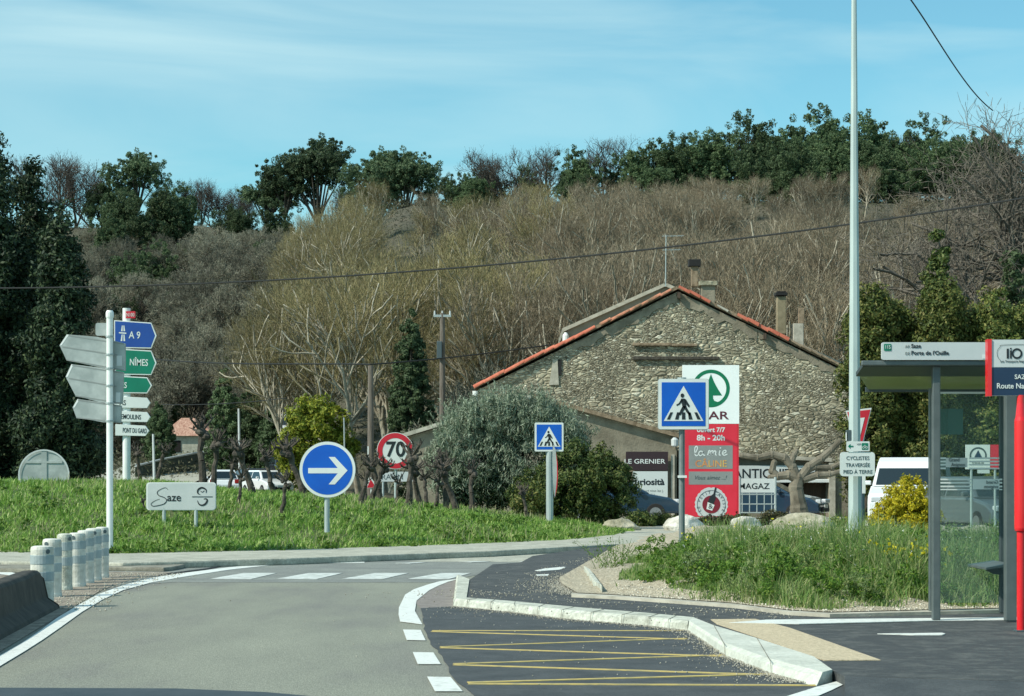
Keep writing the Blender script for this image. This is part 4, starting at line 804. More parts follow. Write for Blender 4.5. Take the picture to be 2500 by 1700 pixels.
# ------------------------------------------------------------------ bus shelter and stop pole
Y0 = 18.98; Y1_ = 20.25; s = Flat('bus_shelter', 2370, 1515, Y0, 'dark framed glass bus shelter with a smoked overhanging roof', 'bus shelter', zb=HP)
def P3(px, py, Y): return at(px, py, Y)
xl = P3(2103, 890, Y0).x; xlr = P3(2112, 890, Y1_).x; xr = P3(2640, 890, Y0).x; ztop = P3(2300, 881, Y0).z; zf = P3(2300, 893, Y0).z
MB().box(((xl+xr)/2, Y0, (ztop+zf)/2), (xr-xl, .07, ztop-zf)).build('front_beam', M['frame'], s.root, bevel=.008)
Y1 = 20.25; z2 = P3(2300, 910, Y0+.3).z; zb2 = P3(2300, 951, Y1).z
MB().add([(xl+.02, Y0+.04, zf-.005), (xr, Y0+.04, zf-.005), (xr, Y0+.42, z2-.03), (xl+.02, Y0+.42, z2-.03), (xl+.02, Y0+.04, zf+.035), (xr, Y0+.04, zf+.035), (xr, Y0+.42, z2+.01), (xl+.02, Y0+.42, z2+.01)], [(3, 2, 1, 0), (4, 5, 6, 7), (0, 1, 5, 4), (2, 3, 7, 6), (0, 4, 7, 3), (1, 2, 6, 5)]).build('gutter_panel', M['fdark'], s.root)
MB().add([(xl+.05, Y0+.43, z2-.02), (xr, Y0+.43, z2-.02), (xr, Y1, zb2), (xlr+.03, Y1, zb2), (xl+.05, Y0+.43, z2), (xr, Y0+.43, z2), (xr, Y1, zb2+.02), (xlr+.03, Y1, zb2+.02)], [(3, 2, 1, 0), (4, 5, 6, 7), (0, 1, 5, 4), (2, 3, 7, 6), (0, 4, 7, 3), (1, 2, 6, 5)]).build('roof_panel', M['roofglass'], s.root)
MB().box(((xlr+xr)/2+.01, Y1+.03, zb2-.0), (xr-xlr, .05, .05)).build('rear_beam', M['fdark'], s.root)
def spost(px, Y, w_, m, zt, name='post'):
    x = P3(px, 1500, Y).x; MB().box((x, Y, (HP+zt)/2), (w_, w_, zt-HP)).build(name, m, s.root, bevel=.008)
spost(2285, Y0+.08, .072, M['frame'], zf); spost(2275, Y0+1.06, .06, M['frame'], zb2); spost(2466, Y0-.03, .10, M['frame'], zf); spost(2447, Y0+1.08, .06, M['fdark'], zb2); spost(2600, Y0, .08, M['frame'], zf)
s2 = s
def gl(name, xa, Ya, xb, Yb, z0, z1, m): A = P3(xa, 1500, Ya); B = P3(xb, 1500, Yb); d = (B-A); d.z = 0; d.normalize(); n = Vector((-d.y, d.x, 0))*.005; MB().prism([((A+n).x, (A+n).y), ((B+n).x, (B+n).y), ((B-n).x, (B-n).y), ((A-n).x, (A-n).y)], z0, z1).build(name, m, s.root)
gl('end_glass', 2296, Y0+1.04, 2440, Y0+1.08, HP+.10, P3(0, 962, Y0+1.06).z, M['glass'])
A = P3(2366, 962, Y0+1.06); MB().box((A.x, Y0+1.05, A.z+.01), (.60, .02, .02)).build('glass_rail', M['lgrey'], s.root)
gl('side_glass', 2466, Y0+.05, 2449, Y0+1.06, HP+.15, 2.25, M['glass'])
# decals on the end glass
F2 = Flat.__new__(Flat); F2.Y = Y0+1.03; F2.k = F2.Y/FP; F2.root = s.root
for ya, yb in ((1117, 1121), (1125, 1129), (1133, 1137), (1142, 1146), (1169, 1173), (1177, 1181), (1186, 1190), (1194, 1197)):
    up = ya < 1150; xs_ = [(2295, 2309), (2437, 2456)] if up else [(2295, 2372), (2447, 2456)]
    for xa, xb in xs_: F2.rect('film_stripe', xa, ya, min(xb, 2440), yb, .0, M['film'], .002)
    if up: F2.rect('film_stripe', 2366, ya, 2436, yb, .0, M['film'], .002)
d = F2.rect('film_label', 2309, 1118, 2362, 1141, .0, M['lgrey'], .002); F2.text('Grand', 2316, 1127, 9, .004, M['slate'], d, 'LEFT', .8); F2.text('Avignon', 2322, 1139, 9, .004, M['slate'], d, 'LEFT', .8)
d = F2.rect('film_label', 2375, 1170, 2440, 1195, .0, M['film'], .002); F2.text('Grand', 2437, 1181, 8, .004, M['slate'], d, 'LEFT', -1.0); F2.text('avignon', 2437, 1192, 8, .004, M['slate'], d, 'LEFT', -1.0)
F2.rect('notice', 2297, 998, 2352, 1061, -.02, M['tealf'], .004)
# bench seat on its bracket, fixed to the right hand frame
bp = [(2380, 1384), (2400, 1380), (2440, 1374), (2440, 1388), (2446, 1404), (2426, 1402), (2404, 1391), (2382, 1388)]
F2.Y = Y0+.9; F2.k = F2.Y/FP; F2.poly('bench_bracket', bp, .0, M['fdark'], .03); F2.poly('bench_seat', [(2379, 1381), (2442, 1371), (2442, 1376), (2379, 1386)], .5, M['frame'], .8)
# stop name panel over the beam
s = Flat('stop_name_panel', 2330, 880, Y0-.06, 'long grey name panel on the shelter roof with a green line number', 'sign')
s.rect('panel', 2153, 836, 2440, 879, .0, M['lgrey'], .04, r=5); q = s.rect('line_badge', 2158, 840, 2176, 857, .004, M['sgreen'], r=2); s.text('115', 2167, 852, 9, .008, M['swhite'], q, sx=.75)
s.text('AR', 2215, 849, 6.5, .004, M['grey']); s.text('DE', 2215, 866, 6.5, .004, M['grey']); s.text('Saze', 2224, 849.5, 9.5, .004, BK, align='LEFT', sx=1.0, bold=.015); s.text("Porte de l'Ouïlle", 2224, 866.5, 9.5, .004, BK, align='LEFT', sx=1.02, bold=.015); s.rect('white_tag', 2398, 866, 2412, 876, .004, WH)
# red bus stop pole with its flag panel
s = Flat('bus_stop_pole', 2489, 1542, 17.75, 'glossy red bus stop pole with a grey and navy flag panel', 'bus stop sign', zb=HP)
p = s.p(2492, 1540); MB().lathe((p[0], s.Y, HP), [(.034, 0), (.034, s.p(0, 1300)[1]-HP), (.05, s.p(0, 1296)[1]-HP), (.055, s.p(0, 1290)[1]-HP), (.055, s.p(0, 1028)[1]-HP), (.045, s.p(0, 1018)[1]-HP), (.033, s.p(0, 985)[1]-HP), (.033, s.p(0, 965)[1]-HP)], 20).build('pole', M['rred'], s.root, smooth=False)
s.rect('pole_foot', 2478, 1538, 2506, 1542, .06, M['slate'], .12)
pn = s.rect('flag_panel', 2414, 830, 2640, 967, .02, M['lgrey'], .05); s.rect('red_edge', 2409, 829, 2419, 968, .035, M['rred'], .09); s.rect('upper_face', 2420, 837, 2640, 897, .024, M['lgrey'], .003, parent=pn); s.rect('navy_face', 2420, 898, 2640, 966, .024, M['navy'], .003, parent=pn)
s.stroke('logo_outline', [(2560, 842), (2452, 843), (2440, 848), (2433, 858), (2434, 872), (2441, 881)], 1.1, .028, M['slate'], pn)
s.rect('lettering', 2456, 852, 2461, 876, .028, BK, .002, parent=pn); s.rect('lettering', 2464, 856, 2468, 876, .028, BK, .002, parent=pn); s.disc('lettering', 2466, 852, 2.2, .028, BK, .002, pn, 12); s.ring('lettering', 2481, 864, 8.5, 13, .028, BK, parent=pn)
s.text('Les Transports Région', 2440, 885, 5, .028, M['slate'], pn, 'LEFT', 1.0); s.text('SAZE', 2475, 926, 11, .028, WH, pn, 'LEFT', .95, bold=.012); s.text('Route Nationale', 2431, 949, 13, .028, WH, pn, 'LEFT', .92, bold=.012)
# second small store sign seen through the shelter
s = Flat('store_sign', 2400, 1150, 44, 'small white and red supermarket sign seen through the shelter glass', 'sign', zb=.1)
s.rect('white_board', 2358, 1086, 2418, 1146, .0, M['white'], .05); s.rect('red_board', 2417, 1086, 2438, 1146, .0, M['tred'], .05); s.ring('logo_ring', 2388, 1113, 17, 21, .004, M['slate'], a0=-20, a1=200); s.poly('fir_logo', [(2388, 1099), (2399, 1120), (2377, 1120)], .004, M['navy']); s.text('SPAR', 2388, 1136, 8, .004, M['slate'], sx=1.2)
s.rect('white_tag', 2386, 1147, 2416, 1156, .004, M['film']); s.post('leg', 2372, 1140, 1250, 6, M['galv'], .03, zb=.1); s.post('leg', 2430, 1140, 1250, 6, M['galv'], .03, zb=.1)

# ------------------------------------------------------------------ barrier and bollards
A = G(146, 1488); B = G(-60, 1600); A2 = Vector((A.x, A.y, 0)); dv = (B-A).normalized()*-1; dv.z = 0; nv = Vector((dv.y, -dv.x, 0))   # nv points to the road side
t = thing('concrete_barrier', A2, 'dark stained low concrete barrier at the left edge of the lane', 'barrier')
mb = MB(); prof = [(-.0, 0), (-.02, .05), (-.13, .14), (-.17, .40), (-.21, .44), (-.33, .44), (-.37, .40), (-.40, .12), (-.50, 0)]; n = len(prof); vs = []; st = [0, .25, .6, 1.2, 2.5, 4.5, 8]
for k, q in enumerate(st):
    for (o_, z_) in prof: vs.append(A2-dv*(q+(.08*z_/.4 if k == 0 else 0))+nv*o_+Vector((0, 0, z_*(.86 if k == 0 else 1)+.012*math.sin(q*5+o_*9)*(z_ > .2))))
mb.add(vs, [(k*n+j, k*n+j+1, (k+1)*n+j+1, (k+1)*n+j) for k in range(len(st)-1) for j in range(n-1)]+[tuple(range(n)), tuple(range(len(vs)-1, len(vs)-n-1, -1))]); mb.build('barrier_body', M['barrier'], t, bevel=.015)
mb = MB()
for h in (.1,): mb.box(A2+dv*-.02+nv*-.25+Vector((0, 0, .28)), (.05, .16, .10), rz=math.atan2(nv.y, nv.x)+math.pi/2)
mb.build('lifting_lug', M['barrier'], t)
def bollard(x, y, r, h, seed, label, dark=False):
    t = thing('bollard', (x, y, .012), label, 'bollard', 'bollards beside the lane'); r *= 1.12; h *= .95; rb = random.Random(seed); c = (x, y, .012); m1 = M['kerb'] if dark else M['bollard']
    MB().lathe(c, [(r*1.04, 0), (r*1.04, .03), (r, .05), (r, h*.38), (r*1.02, h*.39), (r*1.02, h*.42), (r, h*.43), (r*.99, h*.94), (r*.93, h*.985), (r*.70, h), (0.01, h*1.005)], 24).build('body', m1, t)
    for z0, z1 in ((.43, .58), (.70, .85)): MB().lathe(c, [(r*1.012, h*z0), (r*1.03, h*z0+.008), (r*1.03, h*z1-.008), (r*1.012, h*z1)], 24).build('reflective_band', M['bband'], t)
    a = rb.uniform(-2.2, -.6); MB().tube((x+math.cos(a)*r*.93, y+math.sin(a)*r*.93, h*.93), (x+math.cos(a)*r*1.03, y+math.sin(a)*r*1.03, h*.93), .028, .026, 8).build('hole_plug', M['slate'], t)
    return t
bl = [(103, 22.2, .112, .70, 'nearest bollard, its foot hidden by the dark barrier', 0), (127, 24.2, .10, .72, 'second bollard from the barrier, weathered white', 0), (158, 25.7, .085, .74, 'dull grey bollard third from the barrier', 1), (188, 26.5, .10, .73, 'bright white bollard right of the dull grey one', 0), (209, 27.4, .10, .74, 'white bollard fifth from the barrier', 0), (228, 28.1, .10, .75, 'white bollard next to the last of the row', 0), (249, 28.9, .085, .75, 'last bollard of the row, next to the white pole', 0)]
for k, (px, Yb, r_, h_, lb, dk) in enumerate(bl): bollard((px-CX)/FP*Yb, Yb, r_, h_, k, lb, dk)
# ------------------------------------------------------------------ the stone house
YH = 77.0
def hp(px, py, Y=YH): v = at(px, py, Y); return (v.x, v.z)
t = thing('stone_house', (6.2, YH, 0), 'large rubble stone house with a broad gable and red verge tiles', 'house')
lw, rg, rw = hp(1166, 953), hp(1655, 712), hp(2090, 921)
MB().slab([(lw[0], -.3), lw, rg, rw, (rw[0], -.3)], YH, YH+7.5).build('wall', M['stone'], t)
# smooth render bands under the verges
def band(a, b, wd, name='render_band', jag=7, seed=1):
    rb = random.Random(seed); d = Vector((b[0]-a[0], b[1]-a[1])); n_ = 18
    up = [(a[0]+d.x*i/n_, a[1]+d.y*i/n_) for i in range(n_+1)]; lo = [(x+rb.uniform(-.1, .1), z-wd*(.55+.6*rb.random())) for x, z in up]
    return MB().slab(up+lo[::-1], YH-.03, YH+.02).build(name, M['plaster'], t)
band(hp(1400, 841), hp(1650, 718), .36, seed=4); band(hp(1660, 716), hp(1850, 805), .42, seed=5); band(hp(1850, 805), hp(2086, 920), .36, seed=6)
for (x0, x1, ya, yb) in ((1545, 1640, 838, 845), (1640, 1702, 840, 846), (1545, 1755, 871, 879)):
    a = hp(x0, ya); b = hp(x1, yb); MB().box(((a[0]+b[0])/2, YH-.06, (a[1]+b[1])/2), (b[0]-a[0], .14, a[1]-b[1])).build('stone_ledge', M['dbark'] if ya > 850 else M['otile'], t, bevel=.02)
a = hp(1362, 878); b = hp(1372, 915); MB().box(((a[0]+b[0])/2, YH-.01, (a[1]+b[1])/2), (.12, .05, a[1]-b[1])).build('vertical_slot', M['blk'], t); a = hp(1350, 878); b = hp(1361, 940); MB().slab([a, (b[0], a[1]), (b[0]+.05, b[1]), (a[0]-.15, b[1])], YH-.05, YH+.02).build('quoin_strip', M['coping'], t)
# roof planes and the courses of canal tiles along the verges
def roofplane(a, b, Yf, Yb_, m, parent, th=.12, name='roof'):
    d = Vector((b[0]-a[0], b[1]-a[1])).normalized(); n_ = Vector((-d.y, d.x)); n_ = n_ if n_.y > 0 else -n_
    return MB().slab([a, b, (b[0]+n_.x*th, b[1]+n_.y*th), (a[0]+n_.x*th, a[1]+n_.y*th)], Yf, Yb_).build(name, m, parent)
e0, e1, e2 = hp(1158, 949), hp(1655, 706), hp(2100, 921)
roofplane(e0, e1, YH-.10, YH+7.5, M['otile'], t); roofplane(e1, e2, YH-.10, YH+7.5, M['otile'], t)
def tiles(a, b, m, name, seed, L_=.42, r=.10, Yc=YH-.12, skip=()):
    rb = random.Random(seed); a = Vector((a[0], a[1])); b = Vector((b[0], b[1])); n_ = int((b-a).length/L_); mb = MB(); d = (b-a).normalized(); nn = Vector((-d.y, d.x)); nn = nn if nn.y > 0 else -nn
    for i in range(n_):
        if i in skip: continue
        p = a+d*(i*L_)+nn*(.03+rb.uniform(-.015, .02)); q = p+d*(L_*1.12)+nn*.035; ra = r*rb.uniform(.95, 1.06); yc = Yc+rb.uniform(-.02, .02); vs = []
        for pt, rr_ in ((p, ra*1.08), (q, ra*.88)):
            for k in range(9):
                th = math.pi*(k/8)*1.1-.15; vs.append((pt.x+nn.x*rr_*math.sin(th), yc+rr_*math.cos(th), pt.y+nn.y*rr_*math.sin(th)))
            for k in range(9):
                th = math.pi*(1-k/8)*1.1-.15; r2 = rr_*.82; vs.append((pt.x+nn.x*r2*math.sin(th), yc+r2*math.cos(th), pt.y+nn.y*r2*math.sin(th)))
        mb.add(vs, [(k, k+1, 18+k+1, 18+k) for k in range(17)]+[tuple(range(17, -1, -1)), tuple(range(18, 36))])
    return mb.build(name, m, t)
ed = Vector((e1[0]-e0[0], e1[1]-e0[1]))
tiles(e0, (e0[0]+ed.x*.62, e0[1]+ed.y*.62), M['tile'], 'verge_tiles', 1); tiles((e0[0]+ed.x*.62, e0[1]+ed.y*.62), e1, mat('worn_roof_tile', (.20, .12, .07), (.52, .20, .12), 3.2, .9, .4, lo=.42, hi=.58), 'worn_verge_tiles', 2, r=.085)
fd = Vector((e1[0]-e2[0], e1[1]-e2[1]))
def on(k): return (e1[0]-fd.x*k, e1[1]-fd.y*k)
tiles(on(.17), on(.0), M['tile'], 'verge_tiles', 3); tiles(on(.27), on(.17), M['coping'], 'grey_verge_tiles', 4, r=.07); tiles(on(.60), on(.27), M['tile'], 'verge_tiles', 5, r=.12); tiles(on(1.0), on(.60), M['otile'], 'grey_verge_tiles', 6, r=.08)
for px in (1657, 1866): a = hp(px, 722 if px < 1700 else 822); MB().box((a[0], YH-.12, a[1]), (.10, .22, .22)).build('rafter_end', M['wood'], t)
a = hp(1160, 963); MB().tube((a[0], YH-.1, a[1]+.12), (a[0], YH-.1, a[1]-.25), .10, .08, 10).build('gutter_hopper', M['white'], t)
# higher rear wing
YR = 84.6
r0, r1, r2 = at(1385, 806, YR), at(1624, 700, YR), at(2050, 893, YR)
MB().slab([(r0.x, 0), (r0.x, r0.z), (r1.x, r1.z), (r2.x, r2.z), (r2.x, 0)], YR, YR+6).build('rear_wall', M['plaster2'], t)
for a, b in (((r0.x-.15, r0.z-.07), (r1.x, r1.z)), ((r1.x, r1.z), (r2.x, r2.z))):
    o = roofplane(a, b, YR-.15, YR+6, M['coping'], t, .14, 'rear_roof')
a = at(1381, 812, YR-.2); MB().lathe((a.x, a.y, a.z-.55), [(.05, 0), (.13, .2), (.13, .42), (.05, .55)], 10).build('gutter_hopper', M['white'], t)
def blk(px0, px1, y0, y1, Y, dy, m, name, parent=t):
    a = at(px0, y0, Y); b = at(px1, y1, Y); return MB().box(((a.x+b.x)/2, Y+dy/2, (a.z+b.z)/2), (b.x-a.x, dy, a.z-b.z)).build(name, m, parent, bevel=.015)
c = blk(1713, 1746, 696, 760, 83, .8, M['plaster'], 'chimney'); blk(1707, 1752, 686, 697, 82.9, 1.0, M['rock2'], 'chimney_cap', c); blk(1688, 1704, 640, 700, 83.2, .3, M['otile'], 'chimney_pipe', c); blk(1682, 1711, 633, 650, 83.1, .5, M['blk'], 'chimney_cowl', c)
c = blk(1898, 1919, 724, 815, 83, .5, mat('tan_chimney', (.20, .165, .10), (.30, .25, .16), 3, .9, .3), 'chimney'); blk(1894, 1923, 714, 721.5, 82.9, .6, M['blk'], 'chimney_cowl', c); blk(1898, 1919, 711, 713.5, 82.9, .6, M['blk'], 'chimney_cowl', c)
c = blk(1937, 1962, 790, 850, 83, .6, M['coping'], 'chimney'); blk(1950, 1964, 752, 789.5, 83.05, .4, M['otile'], 'chimney_pipe', c)
a = at(1625, 700, 84); b = at(1626, 574, 84); c = MB().tube(a, b, .025, .018, 6).build('antenna', M['galv'], t)
mb = MB()
for py, L_ in ((577, .75), (611, .62)):
    p = at(1626, py, 84); mb.tube((p.x-.15, 84, p.z), (p.x+L_, 84.2, p.z+.04), .014, n=5)
    for k in range(6): q = p+Vector((-.1+L_*k/5, 0, .02)); mb.tube((q.x, 83.75, q.z), (q.x, 84.35, q.z), .008, n=4)
mb.build('antenna_rods', M['galv'], c)

# front annex with its own gable
YA = 70.0; t2 = thing('gabled_annex', (1, YA, 0), 'low rendered annex with a shallow gable behind the olive tree', 'house')
a0, a1, a2 = hp(986, 1068, YA), hp(1300, 972, YA), hp(1656, 1068, YA)
MB().slab([(a0[0]+.25, -.2), (a0[0]+.25, a0[1]+.05), a1, (a2[0]-.05, a2[1]+.03), (a2[0]-.05, -.2)], YA, YH-.05).build('wall', M['plaster'], t2)
for a, b, m in (((a0[0], a0[1]), a1, M['coping']), (a1, (a2[0]+.12, a2[1]-.05), M['otile'])):
    d = Vector((b[0]-a[0], b[1]-a[1])).normalized(); n_ = Vector((-d.y, d.x)); n_ = n_ if n_.y > 0 else -n_
    MB().slab([a, b, (b[0]+n_.x*.13, b[1]+n_.y*.13), (a[0]+n_.x*.13, a[1]+n_.y*.13)], YA-.22, YH-.15).build('roof', m, t2)
a = hp(1648, 1085, YA); MB().lathe((a[0]-.02, YA-.15, a[1]-.1), [(.05, 0), (.12, .05), (.13, .25), (.06, .33)], 10).build('wall_lamp', M['lgrey'], t2)
a = hp(1637, 1110, YA); b = hp(1647, 1260, YA); MB().box(((a[0]+b[0])/2, YA-.06, a[1]/2), (.12, .10, a[1])).build('corner_post', M['coping'], t2)
# shop front wing
YS = 74.0; t3 = thing('shop_wing', (9, YS, 0), 'low shop front wing with dark doorway below the stone gable', 'house')
b0, b1, b2 = hp(1657, 1108, YS), hp(2020, 1128, YS), hp(2158, 1140, YS)
dx0, dx1, dz = hp(1893, 1178, YS)[0], hp(2018, 1178, YS)[0], hp(1893, 1178, YS)[1]
MB().slab([(b0[0], 0), b0, b1, (b1[0], 0), (dx1, 0), (dx1, dz), (dx0, dz), (dx0, 0)], YS, YS+.35).build('wall', M['plaster2'], t3)
MB().slab([(b1[0], 0), (b1[0], b1[1]), b2, (b2[0], 0)], YS-.25, YS+.36).build('side_wall', M['plaster'], t3)
MB().slab([(dx0-.1, -.1), (dx1+.1, -.1), (dx1+.1, dz+.1), (dx0-.1, dz+.1)], YS+.9, YS+1).build('dark_opening', M['void'], t3)
a = hp(1965, 1185, YS)[0]; MB().box(((a+dx1)/2, YS+.25, dz/2), (dx1-a, .06, dz)).build('door', M['wood'], t3)
MB().box(((dx0+dx1)/2, YS-.1, dz+.05), (dx1-dx0+.2, .5, .13)).build('lintel', M['white'], t3, bevel=.02)
MB().slab([(b0[0], b0[1]), (b1[0]+.1, b1[1]), (b1[0]+.1, b1[1]+.13), (b0[0], b0[1]+.13)], YS-.35, YH-.1).build('roof', M['coping'], t3)
MB().box((hp(2028, 1200, YS)[0], YS-.32, b1[1]/2-.02), (.22, .12, b1[1]-.04)).build('pilaster', M['coping'], t3)
a, b = hp(2128, 1196, YS), hp(2148, 1236, YS); MB().box(((a[0]+b[0])/2, YS-.27, (a[1]+b[1])/2), (.3, .05, a[1]-b[1])).build('meter_box', M['mwood'], t3)

# far small house
Yf = 196; pz = tz(-33, Yf); a = at(400, 1062, Yf); b = at(520, 1062, Yf); r = at(445, 1021, Yf+4)
t4 = thing('far_house', (a.x, Yf, pz), 'small distant house with a faded orange tile roof at the foot of the hill', 'house')
MB().box(((a.x+b.x)/2, Yf+3.5, (a.z+pz-1)/2), (b.x-a.x, 7, a.z-pz+1)).build('wall', M['apron'], t4)
MB().add([(a.x-.4, Yf-.4, a.z-.1), (b.x+.4, Yf-.4, a.z-.1), (b.x+.4, Yf+7.4, a.z-.1), (a.x-.4, Yf+7.4, a.z-.1), (r.x, Yf+3.5, r.z), (r.x+1.2, Yf+3.5, r.z)], [(0, 1, 5, 4), (1, 2, 5), (2, 3, 4, 5), (3, 0, 4), (3, 2, 1, 0)]).build('roof', M['ftile'], t4)
q = at(430, 1090, Yf); MB().box((q.x, Yf-.03, q.z), (.9, .08, 1.1)).build('window', M['void'], t4)

# ------------------------------------------------------------------ background road, wall, vehicles
rp_ = [(-10, 66), (-14.5, 80), (-19, 95), (-23, 115), (-26, 140), (-28, 165), (-32, 192)]
mb = MB(); vs = []
for i, (x, y) in enumerate(rp_):
    p = rp_[max(i-1, 0)]; q = rp_[min(i+1, len(rp_)-1)]; d = Vector((q[0]-p[0], q[1]-p[1])).normalized(); n_ = Vector((-d.y, d.x)); hw = 4.2
    for s_ in (1, -1): X_ = x+n_.x*hw*s_; Y_ = y+n_.y*hw*s_; vs.append((X_, Y_, max(tz(x, y), tz(X_, Y_))+.12))
mb.add(vs, [(2*i, 2*i+1, 2*i+3, 2*i+2) for i in range(len(rp_)-1)]); o = mb.build('far_road', M['apron']); setp(o, 'pale road climbing away beyond the island', kind='structure')
mb = MB()
for i in range(5):
    y = 92+i*9; x = np.interp(y, [q[1] for q in rp_], [q[0] for q in rp_])+ (.2 if i % 2 else -3.0); mb.box((x, y, tz(x, y)+.22), (.9, 2.4, .02), rz=.2)
o = mb.build('far_road_marks', M['paint']); setp(o, 'white marks on the far road', kind='structure')
t = thing('green_wall', (-35, 200, tz(-35, 200)), 'long low dark green screen wall along the far road', 'wall')
wp = [at(330, 1170, 150), at(395, 1152, 158), at(470, 1136, 168), at(560, 1122, 185), at(640, 1117, 200), at(720, 1116, 215), at(800, 1118, 225)]; mb = MB(); vs = []
for p in wp: vs += [(p.x, p.y, p.z-2.4), (p.x, p.y, p.z+.9), (p.x, p.y+.2, p.z+.9), (p.x, p.y+.2, p.z-2.4)]
mb.add(vs, [(4*i+j, 4*i+(j+1) % 4, 4*i+4+(j+1) % 4, 4*i+4+j) for i in range(len(wp)-1) for j in range(4)]).build('wall_panel', M['wallg'], t)
mb = MB()
for i in range(len(wp)-1): mb.tube(wp[i]+Vector((0, .1, .95)), wp[i+1]+Vector((0, .1, .95)), .09, n=6)
mb.build('top_rail', M['lgrey'], t)

def car(loc, rz, paint, label, kind='hatch', name='parked_car', L_=4.1, W_=1.72, H_=1.47):
    t = thing(name, (0, 0, 0), label, 'van' if kind == 'van' else 'car', rz=0); w2 = W_/2
    if kind == 'van':
        low = [(-L_/2, .28), (-L_/2, 1.15), (-L_/2+.12, 1.22), (L_/2-.75, 1.22), (L_/2-.12, 1.0), (L_/2, .75), (L_/2, .28)]
        top = [(-L_/2+.03, 1.2), (-L_/2+.10, H_-.1), (-L_/2+.25, H_), (L_/2-1.75, H_), (L_/2-1.45, H_-.12), (L_/2-.62, 1.2)]; wz = (1.25, H_-.30)
    else:
        low = [(-L_/2, .3), (-L_/2-.02, .62), (-L_/2+.10, .90), (-L_/2+.5, .95), (L_/2-1.15, .95), (L_/2-.35, .80), (L_/2-.03, .62), (L_/2, .3)]
        top = [(-L_/2+.12, .93), (-L_/2+.42, H_-.12), (-L_/2+.75, H_), (L_/2-1.95, H_), (L_/2-1.65, H_-.06), (L_/2-.98, .93)]; wz = (.98, H_-.10)
    # car points along +X locally; profile in XZ, extruded over Y
    MB().slab(low, -w2, w2).build('body', paint, t, bevel=.07)
    n_ = len(top); vs = []
    for s_ in (-1, 1):
        for x_, z_ in top:
            k = (z_-top[0][1])/(H_-top[0][1]); vs.append((x_, s_*(w2-.05-(.20 if kind != 'van' else .10)*k), z_))
    cab = MB().add(vs, [tuple(range(n_)), tuple(range(2*n_-1, n_-1, -1))]+[(i, i+n_, (i+1) % n_+n_, (i+1) % n_) for i in range(n_)]).build('cabin', paint, t, bevel=.05)
    def side(x_, z_, s_, e=.012): k = (z_-top[0][1])/(H_-top[0][1]); return (x_, s_*(w2-.05-(.20 if kind != 'van' else .10)*k+e), z_)
    fx0, fx1 = top[-1][0], top[-2][0]; bx0, bx1 = top[0][0], top[1][0]
    def fr(z_): return fx0+(fx1-fx0)*(z_-top[-1][1])/(top[-2][1]-top[-1][1])
    def bk(z_): return bx0+(bx1-bx0)*(z_-top[0][1])/(top[1][1]-top[0][1])
    z0, z1 = wz; mid = (fx1+bx1)/2+.1
    for s_ in (-1, 1):
        for xa, xb, xc, xd in ((mid+.05, fr(z0)-.12, fr(z1)-.08, mid+.05), (bk(z0)+.14, mid-.05, mid-.05, bk(z1)+.16)):
            if kind == 'van' and xa < mid: continue
            MB().add([side(xa, z0, s_), side(xb, z0, s_), side(xc, z1, s_), side(xd, z1, s_)], [(0, 1, 2, 3)]).build('side_window', M['cglass'], t)
    ww = w2-.16; wt = w2-.30 if kind != 'van' else w2-.20
    MB().add([(fr(z0)+.02, -ww, z0), (fr(z0)+.02, ww, z0), (fr(z1)+.02, wt, z1), (fr(z1)+.02, -wt, z1)], [(0, 1, 2, 3)]).build('windscreen', M['cglass'], t)
    MB().add([(bk(z0)-.02, -ww, z0), (bk(z0)-.02, ww, z0), (bk(z1)-.02, wt, z1), (bk(z1)-.02, -wt, z1)], [(3, 2, 1, 0)]).build('rear_window', M['cglass'], t)
    for s_ in (-1, 1):
        MB().box((L_/2-.10, s_*(w2-.24), .68 if kind != 'van' else .85), (.16, .34, .14), rz=-s_*.25).build('headlight', M['lens'], t, bevel=.03); MB().box((-L_/2+.03, s_*(w2-.16), .80), (.1, .24, .22)).build('tail_light', M['tail'], t, bevel=.02)
        MB().box((fr(z0)-.25, s_*(w2+.07), z0+.05), (.14, .16, .12)).build('wing_mirror', paint, t, bevel=.03)
    MB().box((L_/2-.02, 0, .42), (.09, W_*.62, .16)).build('grille', M['blk'], t); MB().box((L_/2+.04, 0, .52), (.02, .5, .11)).build('front_plate', WH, t); MB().box((-L_/2-.04, 0, .55), (.03, .5, .11)).build('rear_plate', WH, t)
    for x_ in (-L_/2+.75, L_/2-.80):
        for s_ in (-1, 1):
            wh = MB().tube((x_, s_*(w2-.16), .31), (x_, s_*(w2+.015), .31), .31, n=18).build('wheel', M['tyre'], t, bevel=.02); MB().tube((x_, s_*(w2+.0), .31), (x_, s_*(w2+.025), .31), .19, n=14).build('rim', M['rim'], wh)
    t.location = loc; t.rotation_euler = (0, 0, rz); return t
def ground(px, Y, dz=0): x = (px-CX)/FP*Y; return (x, Y, tz(x, Y)+dz)
car(ground(652, 120, .16), R(-60), M['carw'], 'small white car, front three quarter view, on the far road behind the stumps')
car(ground(607, 126, .16), R(-150), M['card'], 'dark car beside the white car on the far road')
car(ground(690, 150, .14), R(-70), M['card'], 'dark car behind the white car near the truck')
car(ground(545, 118, .16), R(100), M['carw'], 'white car mostly hidden behind a bushy stump left of the others', L_=3.8)
car(ground(675, 176, .10), R(-80), M['carw'], 'white van seen above the far cars by the green wall', 'van', 'parked_van', 5.0, 1.9, 2.2)
car((at(2236, 1200, 57).x, 57.5, 0), R(-106), M['carw'], 'large white van parked behind the golden bush', 'van', 'parked_van', 5.2, 1.95, 2.0)
car((at(1868, 1230, 66).x, 67, 0), R(-20), M['carb'], 'dark blue car parked behind the wire mesh gate', H_=1.34, L_=4.2)
car((at(1512, 1230, 66).x, 66.5, 0), R(-4), M['carb'], 'dark blue car under the white curio board', L_=4.0, H_=1.36)
